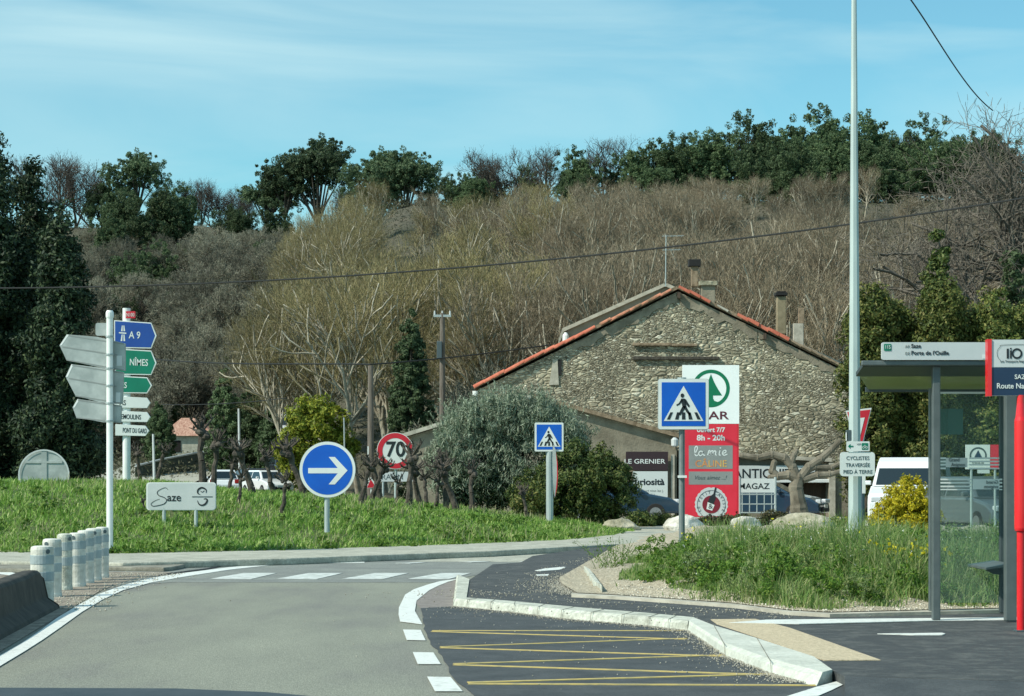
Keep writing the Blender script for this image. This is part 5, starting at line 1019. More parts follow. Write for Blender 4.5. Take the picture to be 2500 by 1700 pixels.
car((at(2400, 1235, 52).x, 52, 0), R(-75), M['carg'], 'dark grey car seen through the shelter glass', L_=4.2)
car((at(2345, 1235, 62).x, 58.5, 0), R(-95), M['carg'], 'grey car between the white van and the glass panel', L_=4.2)

# ------------------------------------------------------------------ utility poles and cables
def upole(px, y0, y1, Y, r, label, m=M['mwood'], arm=True):
    a = at(px, y1, Y); b = at(px, y0, Y); t = thing('utility_pole', (a.x, Y, a.z), label, 'utility pole'); MB().tube(a, b, r, r*.72, 10).build('pole', m, t)
    if arm:
        mb = MB(); mb.box((b.x, Y-.05, b.z-.12), (.75, .10, .10)); mb.build('cross_arm', M['galv'], t); mb = MB()
        for k in (-.33, 0, .33): mb.tube((b.x+k, Y-.05, b.z-.07), (b.x+k, Y-.05, b.z+.10), .045, .03, 8)
        mb.build('insulators', M['lgrey'], t); MB().box((b.x-.12, Y-.2, b.z-1.6), (.22, .25, .75)).build('transformer_box', M['slate'], t, bevel=.02)
    return t
upole(1080, 765, 1250, 88, .15, 'tall grey brown utility pole beside the dark cypress'); upole(905, 893, 1215, 75, .135, 'brown wooden utility pole behind the 70 sign', arm=False)
def thin(px, y0, Y, r, label, m=M['lgrey']): a = ground(px, Y); b = at(px-3, y0, Y); t = thing('thin_mast', a, label, 'pole'); MB().tube((a[0], a[1], a[2]), b, r, r*.75, 8).build('mast', m, t); MB().tube((a[0], a[1], a[2]), (a[0], a[1], a[2]+.3), r*1.8, r*1.5, 8).build('base', m, t)
thin(586, 998, 150, .11, 'thin white mast before the dark ivy trees'); thin(377, 1060, 140, .10, 'short pale mast right of the guide sign'); thin(1023-180, 1020, 110, .05, 'slim grey mast in front of the yellow green bush', M['galv'])
def cable(pts, Y0_, Y1_, r, label, n_=48):
    xs = [p[0] for p in pts]; cf = np.polyfit(xs, [p[1] for p in pts], min(3, len(pts)-1)) if len(pts) > 2 else np.polyfit(xs, [p[1] for p in pts], 1); q = []
    for k in range(n_+1): px = xs[0]+(xs[-1]-xs[0])*k/n_; Y = Y0_+(Y1_-Y0_)*k/n_; q.append(at(px, np.polyval(cf, px), Y))
    o = MB().path(q, r, 6).build('overhead_cable', M['cable']); setp(o, label, 'cable')
cable([(-300, 703), (0, 702), (400, 697), (1040, 664), (1500, 612), (2070, 551), (2500, 485), (2800, 432)], 66, 50, .024, 'thick twisted cable sweeping across the whole hillside')
cable([(330, 872), (385, 878), (700, 889), (905, 890)], 95, 75, .028, 'thin cable from the guide sign to the wooden pole'); cable([(905, 890), (1080, 875), (1345, 842)], 75, 82, .026, 'thin cable from the wooden pole to the house roof')
cable([(395, 988), (560, 985), (700, 972)], 110, 100, .02, 'faint low cable left of the yellow green bush'); cable([(2215, -12), (2290, 100), (2365, 210), (2424, 270)], 60, 78, .022, 'cable dropping from the top edge to the bare tree at right')

# ------------------------------------------------------------------ rocks
def rock(px, py, Y, w_, h_, d_, seed, m, label, zb=0.0):
    c = at(px, py, Y); rb = np.random.default_rng(seed); bm = bmesh.new(); bmesh.ops.create_icosphere(bm, subdivisions=4, radius=1); K = rb.normal(size=(16, 3)); K /= np.linalg.norm(K, axis=1)[:, None]; off = .62+.33*rb.random(16)
    for v in bm.verts:
        q = np.array(v.co); dd = K@q; s_ = min([1]+[o_/x for o_, x in zip(off, dd) if x > .25]); q = q*s_; q += .02*np.sin(q[[1, 2, 0]]*13+seed); v.co = (q[0]*w_/2/.8, q[1]*d_/2/.8, max(q[2]*h_/.8*.75+h_*.35, -.1))
    me = bpy.data.meshes.new('boulder'); bm.to_mesh(me); bm.free(); o = link('boulder', me, m); o.location = (c.x, Y, zb); me.shade_smooth(); return setp(o, label, 'boulder', 'boulders edging the forecourt')
rock(1432, 1260, 56, .62, .28, .5, 1, M['rock'], 'small pale boulder at the end of the grass mound'); rock(1518, 1290, 51.4, .85, .38, .6, 2, M['rock2'], 'mossy shaded boulder left of the big white one', .02)
rock(1672, 1290, 51.3, 1.05, .46, .8, 3, M['rock'], 'big white boulder behind the crossing sign post'); rock(1820, 1290, 50, .66, .34, .5, 4, M['rock'], 'white boulder right of the red totem foot', .1); rock(1958, 1290, 50, 1.3, .36, .9, 5, M['rock2'], 'broad beige boulder below the pollard plane tree', .12)
# ------------------------------------------------------------------ trees
def grow(seed, H, r0, nl=4, counts=(9, 6, 5, 5), lens=(.42, .24, .13, .075), t0=.28, ang=(38, 60), up=.25, wob=.16, k=4, trunk_h=.62, forks=1):
    rg = np.random.default_rng(seed); P = []
    for f in range(forks):
        b = np.zeros((k+1, 3)); d = np.array([rg.normal(0, .10*(forks > 1)*3+.04), rg.normal(0, .1), 1.0])
        for i in range(1, k+1): d = d+rg.normal(0, .10, 3)*[1, 1, .2]; d /= np.linalg.norm(d); b[i] = b[i-1]+d*H*trunk_h/k
        P.append(b)
    P = np.array(P); RR = np.linspace(r0, r0*.35, k+1)[None].repeat(len(P), 0); LV = [(P, RR)]
    for l in range(nl):
        m = counts[l]; N = len(P)*m; pi = np.repeat(np.arange(len(P)), m)
        t = (t0 if l == 0 else .2)+(1-(t0 if l == 0 else .2))*((np.tile(np.arange(m), len(P))+rg.random(N))/m); t = np.clip(t, 0, .999); ti = (t*k).astype(int); fr = (t*k-ti)[:, None]
        A = P[pi, ti]; B = P[pi, ti+1]; S0 = A+(B-A)*fr; d0 = B-A; d0 /= np.linalg.norm(d0, axis=1)[:, None]
        r_ = RR[pi, ti]*.62; pr = rg.normal(size=(N, 3)); pr -= d0*(pr*d0).sum(1)[:, None]; pr /= np.linalg.norm(pr, axis=1)[:, None]
        a = np.radians(rg.uniform(ang[0], ang[1], N))[:, None]; d = d0*np.cos(a)+pr*np.sin(a); d[:, 2] += up; d /= np.linalg.norm(d, axis=1)[:, None]
        Ln = (H*lens[l]*(1.15-.5*t)*rg.uniform(.7, 1.25, N))[:, None]; Q = np.zeros((N, k+1, 3)); Q[:, 0] = S0
        for i in range(1, k+1): d = d+rg.normal(0, wob, (N, 3)); d[:, 2] += up*.22; d /= np.linalg.norm(d, axis=1)[:, None]; Q[:, i] = Q[:, i-1]+d*Ln/k
        rr_ = r_[:, None]*np.linspace(1, .35, k+1)[None]; rr_ = np.maximum(rr_, H*.00042); P, RR = Q, rr_; LV.append((P, RR))
    return LV
def lvmesh(LV, a, b, n=3, rmin=0):
    out = []
    for P, RR in LV[a:b]:
        P0 = P[:, :-1].reshape(-1, 3); P1 = P[:, 1:].reshape(-1, 3); out.append(segs(P0, P1, np.maximum(RR[:, :-1].ravel(), rmin), np.maximum(RR[:, 1:].ravel(), rmin), n))
    return joinvq(out)
def ribs(LV, a, b, w_, rg):       # flat twig strips for the finest shoots
    out = []
    for P, RR in LV[a:b]:
        P0 = P[:, :-1].reshape(-1, 3); P1 = P[:, 1:].reshape(-1, 3); d = P1-P0; s_ = np.cross(d, rg.normal(size=d.shape)); s_ /= np.linalg.norm(s_, axis=1)[:, None]+1e-9; s_ *= w_
        V = np.stack([P0-s_, P0+s_, P1+s_*.6, P1-s_*.6], 1).reshape(-1, 3); out.append((V, np.arange(len(V)).reshape(-1, 4)))
    return joinvq(out)
PROTO = []
def proto_bare(seed, H, m_tr, m_tw, tw=.014, **k):
    t = thing('bare_tree', (0, 0, 0), 'x', 'tree'); LV = grow(seed, H, H*.019, **k); rg = np.random.default_rng(seed+50)
    V, Q = lvmesh(LV, 0, 3, 4, H*.0036); np_mesh('trunk', V, Q, m_tr, t)
    nl = len(LV); V, Q = joinvq([lvmesh(LV, 3, nl-1, 3, tw*1.1), ribs(LV, nl-1, nl, tw, rg)]) if nl > 4 else ribs(LV, 3, nl, tw, rg); np_mesh('crown', V, Q, m_tw, t); return t
kb_ = dict(nl=4, counts=(10, 6, 6, 8), lens=(.44, .25, .14, .08), wob=.15, t0=.36, ang=(28, 52), up=.32)
bare = [proto_bare(s_, 13, M['hillbark'], m, .0088, forks=f, **kb_) for s_, m, f in ((1, M['T_olive'], 2), (2, M['T_olive'], 1), (3, M['T_brown'], 2), (4, M['T_brown'], 1), (5, M['T_brown'], 3))]
scr = [proto_bare(s_, 6, M['dbark'], M['T_grey'], .015, nl=4, counts=(9, 5, 5, 8), lens=(.55, .3, .15, .09), t0=.08, ang=(35, 70), forks=3) for s_ in (11, 12, 13)]
rdg = [proto_bare(s_, 10, M['dbark'], mat('dark_twigs_%d' % s_, (.07, .06, .05), None, rough=.9), .014, forks=2, nl=4, counts=(8, 5, 4, 4), lens=(.42, .25, .14, .09), up=.35, wob=.25) for s_ in (21, 22)]
used = set()
def place(pr, px, Y, sc, label, group, rz=None, dz=-.25, rg=random):
    x = (px-CX)/FP*Y; loc = (x, Y, tz(x, Y)+dz); rz = rg.uniform(0, 6.28) if rz is None else rz
    if pr.name not in used:
        used.add(pr.name); pr.location = loc; pr.rotation_euler = (0, 0, rz); pr.scale = (sc, sc, sc) if not isinstance(sc, tuple) else sc; pr['label'] = label
        if group: pr['group'] = group
        return pr
    return dup(pr, loc, rz, sc, label, group)
rt = random.Random(5)
# front row of budding plane trees behind the house
LB = 'leafless tree with fine olive budding twigs on the lower slope'; LBr = 'leafless brown twigged tree on the wooded slope behind the house'
for px, Y, sc in ((735, 128, .92), (800, 133, 1.1), (880, 124, 1.05), (960, 130, 1.12), (1040, 126, 1.12), (1120, 132, 1.15), (1190, 124, 1.0), (1260, 130, 1.1)):
    place(bare[0] if rt.random() < .5 else bare[1], px, Y, sc, LB, 'budding trees on the slope', rg=rt)
for px, Y, sc in ((1330, 124, 1.1), (1400, 118, 1.0), (1480, 126, 1.15), (1560, 120, 1.15), (1640, 128, 1.25), (1730, 122, 1.1), (1800, 118, 1.0), (1880, 124, 1.05), (1950, 118, 1.1), (2030, 126, 1.15), (2110, 120, 1.2), (2190, 124, 1.1), (2270, 118, 1.0), (2350, 126, 1.1), (2440, 120, 1.05)):
    place(bare[2+rt.randrange(3)], px, Y, sc, LBr, 'brown bare trees on the slope', rg=rt)
# slope trees
def toplim(px): return float(np.interp(px, [600, 700, 800, 900, 1000, 1150, 1300, 1450, 1600, 1750, 1900, 2000, 2100, 2300, 2500], [600, 560, 520, 500, 480, 470, 455, 440, 415, 455, 530, 470, 440, 500, 520]))
cnt = tries = 0
while cnt < 105 and tries < 3000:
    tries += 1
    px = rt.uniform(640, 2560); Y = rt.uniform(134, 236); lim = 236 if px > 1300 else 250
    x = (px-CX)/FP*Y; z = tz(x, Y)
    if z < 1.5: continue
    ol = px < 1350 and rt.random() < .75; sc = rt.uniform(.70, 1.0)
    mx = ((1170-toplim(px)-rt.uniform(-25, 30)-10*(px > 1500))/5000*Y+1.4-z)/13.6
    if mx < .32: continue
    sc = min(sc, mx)
    place(bare[rt.randrange(2)] if ol else bare[2+rt.randrange(3)], px, Y, sc, LB if ol else LBr, 'budding trees on the slope' if ol else 'brown bare trees on the slope', rg=rt); cnt += 1
for px, Y, sc in ((1760, 205, .44), (1830, 212, .40), (1890, 200, .42), (1950, 208, .42), (2030, 206, .42), (2110, 210, .42), (1700, 214, .42)): place(bare[2+rt.randrange(3)], px, Y, sc, LBr, 'brown bare trees on the slope', rg=rt)
for px, Y, sc in ((845, 232, .52), (880, 238, .5), (915, 228, .55), (860, 215, .6)): place(bare[rt.randrange(2)], px, Y, sc, LB, 'budding trees on the slope', rg=rt)
# grey scrub of the left slope
for k in range(128):
    Y = rt.uniform(222, 328); px = rt.uniform(150, 760) if k < 92 else rt.uniform(620, 960); z = tz((px-CX)/FP*Y, Y); mx = ((1170-560+rt.uniform(-20, 10))/5000*Y+1.4-z)/6.6
    if mx < .25: continue
    place(scr[rt.randrange(3)], px, Y, min(mx, rt.uniform(.8, 1.35)), 'grey leafless scrub tree on the left hillside', 'grey scrub trees on the left hillside', rg=rt)
for k in range(26):
    Y = rt.uniform(205, 224); px = 240+k*18+rt.uniform(-8, 8)
    if 370 < px < 560: Y = 232
    place(scr[rt.randrange(3)], px, Y, rt.uniform(.8, 1.25), 'grey leafless scrub tree on the left hillside', 'grey scrub trees on the left hillside', rg=rt)
for k in range(12): place(scr[rt.randrange(3)], rt.uniform(1080, 1420), rt.uniform(100, 112), rt.uniform(.8, 1.1), 'purplish bare brush beside the house roof', 'bare brush beside the house', rg=rt)
# ridge bare trees against the sky
for px, Y, sc in ((95, 335, 1.3), (140, 330, 1.35), (185, 335, 1.25), (225, 338, 1.0), (425, 333, .85), (460, 336, .8), (490, 332, .9), (520, 335, .8), (550, 333, .88), (580, 336, .8), (610, 333, .85), (850, 318, .95), (880, 300, .9), (1180, 262, .9), (1225, 258, .95), (1240, 256, .8), (1345, 252, .85), (1480, 250, .85), (1545, 250, .9), (1780, 248, .9), (2225, 248, .9)):
    place(rdg[rt.randrange(2)], px, Y, sc, 'slender leafless tree standing against the sky on the ridge', 'bare ridge trees', rg=rt)

# evergreens of the ridge
def evergreen(name, seed, ell, nc, cr, per, ls, leaf, tr, label, cat='tree', th=None, tr_r=.16, trm=None, shell=.45, up=0, asp=.45, kk=.8):
    rg = np.random.default_rng(seed); t = thing(name, (0, 0, 0), label, cat); P, O = clumps(ell, nc, cr, per, rg, shell); V, Q = cards(P, ls, asp, rg, O, kk, up); np_mesh('crown', V, Q, leaf, t)
    mb = MB()
    for pts in tr:
        n_ = len(pts); mb.path(pts, [tr_r*(1-.65*i/(n_-1)) for i in range(n_)], 7)
    mb.build('trunk', trm or M['dbark'], t); return t
def pine(seed, ww, hh, th, label='x', dens=1.0):
    rg = np.random.default_rng(seed); E = []; T = []
    nb = int(11*dens)
    for i in range(nb):
        a = rg.uniform(-1, 1); b = rg.uniform(-.6, .6); z = th+hh*(.10+.85*rg.random())*(1-.35*abs(a)); r_ = ww*rg.uniform(.11, .24)
        E.append((a*ww*.38, b*ww*.38, z, r_, r_*.95, r_*.75)); T.append([(0, 0, th*.35), (a*ww*.12, b*ww*.12, th*.8), (a*ww*.3, b*ww*.3, z-r_*.3)])
    T.insert(0, [(0, 0, -1), (rg.normal(0, .2), 0, th*.5), (rg.normal(0, .3), 0, th+hh*.5)])
    return evergreen('pine_tree', seed, E, int(360*dens), .36, 62, .125, M['L_pine'], T, label, tr_r=.16, kk=1.8, shell=.2)
PN = [pine(31, 9, 5.5, 5), pine(32, 8, 5, 3.5, dens=1.3), pine(33, 7, 6, 2, dens=1.4), pine(34, 10, 6, 4.5, dens=1.5)]
def massE(seed, w_, h_, dens=1):
    rg = np.random.default_rng(seed); E = [(rg.uniform(-.35, .35)*w_, rg.uniform(-.3, .3)*w_, h_*rg.uniform(.35, .8), w_*rg.uniform(.16, .28), w_*rg.uniform(.16, .28), h_*rg.uniform(.16, .28)) for _ in range(9)]
    E += [(0, 0, h_*.3, w_*.42, w_*.4, h_*.3)]
    for _ in range(16): a = rg.uniform(-.46, .46); E.append((a*w_, rg.uniform(-.3, .3)*w_, h_*(rg.uniform(.72, 1.05)-.9*a*a), w_*rg.uniform(.05, .085), w_*.07, h_*rg.uniform(.08, .14)))
    return evergreen('evergreen_oak', seed, E, int(560*dens), .36, 58, .125, M['L_oak'], [[(0, 0, -1), (0, 0, h_*.3), (.2, 0, h_*.6)]], 'x', tr_r=.22, kk=1.6, shell=.3)
EV = [massE(41, 8, 8), massE(42, 9, 7.5), massE(43, 7, 9)]
pines = [(250, 332, 0.95, 2), (330, 330, 1.15, 3), (400, 334, .8, 2), (650, 320, 1.1, 1), (695, 318, 1.3, 0), (775, 315, 1.45, 3), (925, 283, 1.1, 3), (985, 281, 1.15, 3), (1035, 283, .95, 1)]
nm = ['left shoulder of the big dark pine on the left ridge', 'tall dark pine on the left ridge beside the conifer', 'right shoulder of the dark pine on the left ridge', 'lower left pine of the umbrella pair', 'left umbrella pine with visible trunk', 'right umbrella pine with sky below its crown', 'left lobe of the broad pine in the middle of the ridge', 'crown centre of the broad middle pine', 'right lobe of the broad middle pine']
for (px, Y, sc, k), lb in zip(pines, nm): place(PN[k], px, Y, sc, 'dark ridge pine, '+lb, 'pines on the ridge', rz=rt.uniform(-.4, .4))
ev = [(1110, 264, 0.72, 0), (1165, 262, 0.80, 1), (1215, 262, 0.60, 0), (1290, 256, 0.68, 2), (1395, 250, 0.78, 2), (1430, 248, 0.70, 0), (1508, 250, 0.55, 2), (1585, 247, 0.90, 1), (1640, 246, 0.95, 0), (1700, 248, 1.01, 1), (1750, 246, 1.01, 0), (1830, 246, 1.14, 2), (1890, 248, 1.12, 0), (1960, 246, 1.18, 1), (2010, 248, 1.25, 2), (2060, 246, 1.23, 0), (2120, 248, 1.18, 2), (2165, 247, 1.06, 1), (2205, 248, 0.90, 0), (2270, 248, 1.10, 2), (2330, 247, 0.99, 1), (2390, 248, 0.95, 0), (2450, 246, 1.01, 1)]
pl = ['in the low dark group left of centre', 'right in the dark group left of centre', 'smallest of the group left of centre', 'pointed lone tree near the middle', 'pointed tree above the brown wood', 'beside the pointed tree', 'little spire in the gap', 'left end of the long right mass', 'second in the long right mass', 'third in the right mass', 'before the notch in the right mass', 'rounded peak left of the lamp post', 'right of the rounded peak', 'left of the highest top', 'highest top beside the lamp post', 'directly behind the lamp post', 'just right of the lamp post', 'second right of the lamp post', 'falling end of the mass right of the post', 'lone peak near the right edge', 'beside the lone right peak', 'behind the bare tree at right', 'last one at the right edge']
for (px, Y, sc, k), lb in zip(ev, pl): place(EV[k], px, Y, sc, 'dark evergreen oak on the ridge, '+lb, 'evergreen oaks on the ridge', rz=rt.uniform(0, 6))
for px, Y, sc, k, lb in ((300, 300, .95, 0, 'below the left pine, darkest'), (370, 296, 1.15, 1, 'below the left pine, to its right'), (430, 300, .95, 2, 'dark tree low on the left slope'), (670, 265, .62, 2, 'bright green one left of the budding wood'), (640, 240, .62, 0, 'lower one left of the budding wood'), (620, 225, .72, 1, 'lowest one left of the budding wood'), (560, 232, .5, 0, 'small one in the grey scrub'), (340, 250, .5, 1, 'small one above the guide signs'), (260, 290, .9, 2, 'second below the left pine, beside the conifer'), (320, 270, .9, 0, 'third row below the left pine'), (395, 275, .8, 2, 'third row right, in the scrub'), (470, 285, .6, 1, 'lone one under the ridge gap'), (590, 300, .7, 0, 'at the foot of the umbrella pines'), (680, 300, .8, 2, 'right of the foot of the umbrella pines'), (600, 255, .6, 1, 'middle one left of the budding wood'), (505, 245, .45, 2, 'small dark one in the middle of the scrub'), (250, 235, .6, 0, 'low one beside the dark conifer'), (290, 262, .6, 1, 'fourth row beside the conifer'), (430, 262, .55, 0, 'small dark one level with the upper cable'), (520, 275, .55, 2, 'half way up below the bare ridge trees'), (555, 310, .6, 1, 'just under the bare ridge trees'), (640, 285, .6, 0, 'between scrub and umbrella pines'), (365, 232, .5, 2, 'low one above the blue arrow panel'), (450, 236, .5, 1, 'low one right of the blue arrow panel'), (300, 318, .7, 2, 'upper one under the big left pine'), (690, 238, .5, 1, 'small one at the edge of the budding wood'), (1020, 190, .4, 0, 'hidden in the budding wood, small'), (1330, 200, .45, 1, 'between budding and brown wood'), (1690, 170, .45, 2, 'behind the chimney pipe'), (1790, 150, .42, 0, 'behind the tan chimney'), (2120, 180, .5, 1, 'between lamp post and slim cypress'), (2000, 160, .4, 2, 'low one left of the lamp post'), (280, 240, .5, 1, 'low one behind the arrow panel backs'), (330, 222, .45, 2, 'lowest one above the white panels'), (420, 222, .4, 0, 'lowest one above the far orange roof'), (1910, 226, .85, 1, 'hanging down into the brown wood'), (1960, 220, .8, 2, 'lower in the brown wood'), (1600, 232, .7, 1, 'front left of the long right mass'), (1840, 232, .8, 0, 'in front of the rounded peak'), (2030, 232, .9, 2, 'in front of the highest top'), (2110, 234, .9, 0, 'just right of the lamp post, lower'), (2180, 230, .8, 1, 'second row right of the lamp post'), (2260, 232, .8, 2, 'second row under the lone right peak'), (2340, 230, .8, 0, 'second row near the right edge'), (2420, 232, .85, 1, 'second row behind the bare tree'), (1410, 236, .6, 0, 'front of the dark group left of centre'), (1150, 246, .6, 1, 'low in front of the middle pine'), (1540, 180, .5, 0, 'half hidden behind the roof ridge'), (1480, 150, .42, 1, 'behind the left roof slope'), (1200, 160, .4, 2, 'dark bush in the budding wood')):
    place(EV[k], px, Y, sc, 'evergreen on the wooded slope, '+lb, 'evergreens on the slope', rz=rt.uniform(0, 6))
# undergrowth and leaf litter of the slopes: one mass
n = 150000; rg = np.random.default_rng(9); u = rg.uniform(-.24, .27, n); yy = rg.uniform(112, 345, n)**1.0; xx = u*yy; zz_ = terr(xx, yy); k = zz_ > 1.2; xx, yy, zz_ = xx[k], yy[k], zz_[k]
V, Q = cards(np.stack([xx, yy, zz_+rg.random(len(xx))**1.5*1.3], 1), .15, .3, rg, None, 1, .6); stuff('undergrowth', V, Q, leafmat('undergrowth_twigs', [(.045, .055, .03), (.075, .075, .045), (.11, .10, .065), (.08, .095, .045)], .1), 'brown and green undergrowth covering the hillside', 'undergrowth')

# ---- nearer trees
def single(name, px, Y, label, ell, nc, cr, per, ls, leaf, trunks, seed, zb=0, **k):
    c = at(px, 1170, Y); t = evergreen(name, seed, ell, nc, cr, per, ls, leaf, trunks, label, **k); t.location = (c.x, Y, zb); return t
# dark conifers at the far left
def conifer_ell(H, W, seed, n_=26, tip=.12):
    rg = np.random.default_rng(seed); E = []
    for i in range(n_):
        h = (i+.5)/n_; w_ = W*min(1, (1-h)*1.25)**.55*(.82+.3*rg.random())+tip; a = rg.random()*6.28; off = w_*.30; E.append((math.cos(a)*off, math.sin(a)*off, H*h*.96+.4, w_*.72, w_*.72, H/n_*1.9))
    return E
single('dark_conifer', -20, 78, 'huge dark evergreen conifer cut by the left edge, tallest tip', conifer_ell(14.3, 2.6, 1, 30), 1100, .42, 85, .085, M['L_dark'], [[(0, 0, -.3), (0, 0, 5), (0, 0, 12.8)]], 61, tr_r=.3)
single('dark_conifer', 80, 80, 'dark evergreen conifer right of the tallest one with a tufted top', conifer_ell(13.6, 2.3, 2, 28, .25), 1050, .40, 85, .085, M['L_dark'], [[(0, 0, -.3), (0, 0, 5), (0, 0, 12)]], 62, tr_r=.28)
single('dark_conifer', 150, 76, 'lower broad dark conifer whose edge meets the hillside', conifer_ell(11.0, 1.6, 3, 22, .3), 800, .38, 85, .085, M['L_dark'], [[(0, 0, -.3), (0, 0, 5), (0, 0, 9)]], 63, tr_r=.25)
# cypress in the middle and at the right
def cyp(px, Y, H, W, label, leaf, seed, top=1170, nc=520): 
    E = [(0, 0, H*(.08+.86*i/13), W*math.sin(math.pi*min(.97, (.20+.78*i/13)))**.7*.5+.08, W*math.sin(math.pi*min(.97, (.20+.78*i/13)))**.7*.5+.08, H*.09) for i in range(14)]
    return single('cypress', px, Y, label, E, nc, .20, 90, .085, leaf, [[(0, 0, -.3), (0, 0, H*.5), (0, 0, H*.9)]], seed, tr_r=.15, zb=tz((px-CX)/FP*Y, Y))
cyp(1004, 105, 10.0, 2.3, 'dark columnar cypress between the two utility poles', M['L_oak'], 71); cyp(2296, 76, 10.5, 2.1, 'slim pointed cypress rising behind the hedge at right', M['L_bush'], 72)
for px, Y, H, W, lb, sd in ((548, 160, 8.4, 3.0, 'dark ivy clad pointed tree left of the thin white mast', 73), (610, 165, 7.6, 3.2, 'dark ivy clad tree right of the thin white mast', 74), (660, 158, 5.0, 2.4, 'low dark ivy clad tree beside the yellow green bush', 75), (388, 168, 5.6, 2.6, 'dark round tree just right of the guide sign panels', 76)): cyp(px, Y, H, W, lb, M['L_oak'], sd)
single('yellow_green_bush', 772, 118, 'bright yellow green rounded bush beyond the arrow sign', [(0, 0, 3.9, 1.9, 1.6, 2.2), (-1.1, 0, 2.9, 1.3, 1.2, 1.8), (1.1, .2, 2.7, 1.3, 1.2, 1.7), (.1, 0, 1.6, 2.0, 1.5, 1.5)], 380, .36, 80, .11, M['L_yg'], [[(0, 0, 0), (0, 0, 1.5), (0, 0, 3)]], 77, cat='bush', zb=tz(-11, 118))
# olive tree
ol = single('olive_tree', 1240, 56, 'broad grey green olive tree hiding the annex gable', [(-1.25, 0, 1.85, .85, .9, .8), (-.45, 0, 2.45, 1.0, 1.0, .78), (.5, 0, 2.55, 1.05, 1.0, .75), (1.4, 0, 2.05, .95, .9, .7), (-.6, -.2, 1.35, 1.1, .9, .7), (.6, -.2, 1.45, 1.2, .9, .75), (1.75, 0, 1.35, .65, .7, .6), (-1.75, 0, 1.15, .55, .7, .6), (-1.2, -.2, .75, .8, .7, .6), (0, -.3, .75, 1.2, .7, .6), (1.1, -.2, .8, .9, .7, .6)], 640, .26, 100, .075, M['L_olive'], [[(-.2, 0, -.1), (-.25, 0, .6), (-.8, 0, 1.5)], [(-.2, 0, .3), (.3, 0, 1.1), (.5, 0, 2)], [(.1, 0, .5), (.9, 0, 1.2), (1.3, 0, 1.8)]], 81, asp=.16, up=1.6, tr_r=.13, zb=.55)
rg = np.random.default_rng(4); A = []; B = []
for k in range(420):
    a = rg.uniform(-1.8, 1.9); z = 2.42-.30*a*a/1.5+rg.normal(0, .18); p = np.array([a, rg.uniform(-.9, .9), z]); d = np.array([a*.18+rg.normal(0, .18), rg.normal(0, .2), 1.0]); L__ = rg.uniform(.35, .85); A.append(p); B.append(p+d*L__)
A = np.array(A); B = np.array(B); tt = rg.random((len(A), 26)); LP = (A[:, None]+(B-A)[:, None]*tt[..., None]+rg.normal(0, .02, (len(A), 26, 3))).reshape(-1, 3)
V, Q = joinvq([segs(A, B, np.full(len(A), .006), np.full(len(A), .003), 3), cards(LP, .062, .16, rg, None, 1, 1.8)]); np_mesh('upright_shoots', V, Q, M['L_olive'], ol)
single('round_bush', 1420, 53.2, 'dark green clipped round bush in front of the annex', [(0, 0, 1.15, 1.25, .95, 1.1), (-1.0, 0, .8, .85, .7, .75), (.5, -.1, .95, .95, .8, .9)], 470, .17, 100, .040, M['L_bush'], [[(0, 0, -.1), (0, 0, .5), (0, 0, 1)]], 82, cat='bush', zb=.16, tr_r=.06)
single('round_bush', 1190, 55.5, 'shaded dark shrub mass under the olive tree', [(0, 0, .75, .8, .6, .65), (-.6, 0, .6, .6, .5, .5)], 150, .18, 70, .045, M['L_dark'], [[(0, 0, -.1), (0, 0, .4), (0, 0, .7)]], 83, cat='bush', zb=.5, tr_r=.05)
single('round_bush', 1300, 51, 'small light leaved bush left of the clipped round bush', [(0, 0, .45, .38, .4, .42), (-.2, 0, .3, .3, .3, .3)], 80, .14, 60, .035, M['L_hedge'], [[(0, 0, -.1), (0, 0, .4), (0, 0, .7)]], 84, cat='bush', zb=.45, tr_r=.04)
single('golden_bush', 2206, 36, 'rounded golden yellow bush left of the shelter glass', [(0, 0, .62, .54, .42, .50), (.06, 0, 1.02, .36, .3, .32), (-.24, 0, .6, .38, .3, .42), (.26, -.1, .6, .38, .3, .42)], 260, .11, 90, .026, M['L_gold'], [[(0, 0, -.1), (0, 0, .4), (0, 0, .8)]], 85, cat='bush', zb=.10, tr_r=.04)
# low shrubs behind the boulders
for i, (px, Y, w_, h_, m, lb) in enumerate(((1460, 58, .9, .42, 'L_low', 'low dark shrub behind the first boulders'), (1560, 56, .85, .5, 'L_bush', 'low green shrub between the grey and the white boulder'), (1620, 57, .7, .45, 'L_hedge', 'low shrub left of the totem foot'), (1740, 55.5, .8, .38, 'L_low', 'reddish low shrub at the foot of the red totem'), (1790, 56, .8, .42, 'L_low', 'brown low shrub right of the totem foot'), (1885, 55, .9, .5, 'L_low', 'brown low shrub before the wire mesh gate'), (2050, 54, .8, .35, 'L_hedge', 'low green shrub by the lamp post'))):
    single('low_shrub', px, Y, lb, [(0, 0, h_*.5, w_*.5, .4, h_*.5), (w_*.3, 0, h_*.45, w_*.3, .35, h_*.5), (-w_*.3, 0, h_*.4, w_*.3, .35, h_*.45)], 70, .12, 45, .035, M[m], [[(0, 0, -.1), (0, 0, .2), (0, 0, .3)]], 90+i, cat='shrub', tr_r=.03, zb=.02)
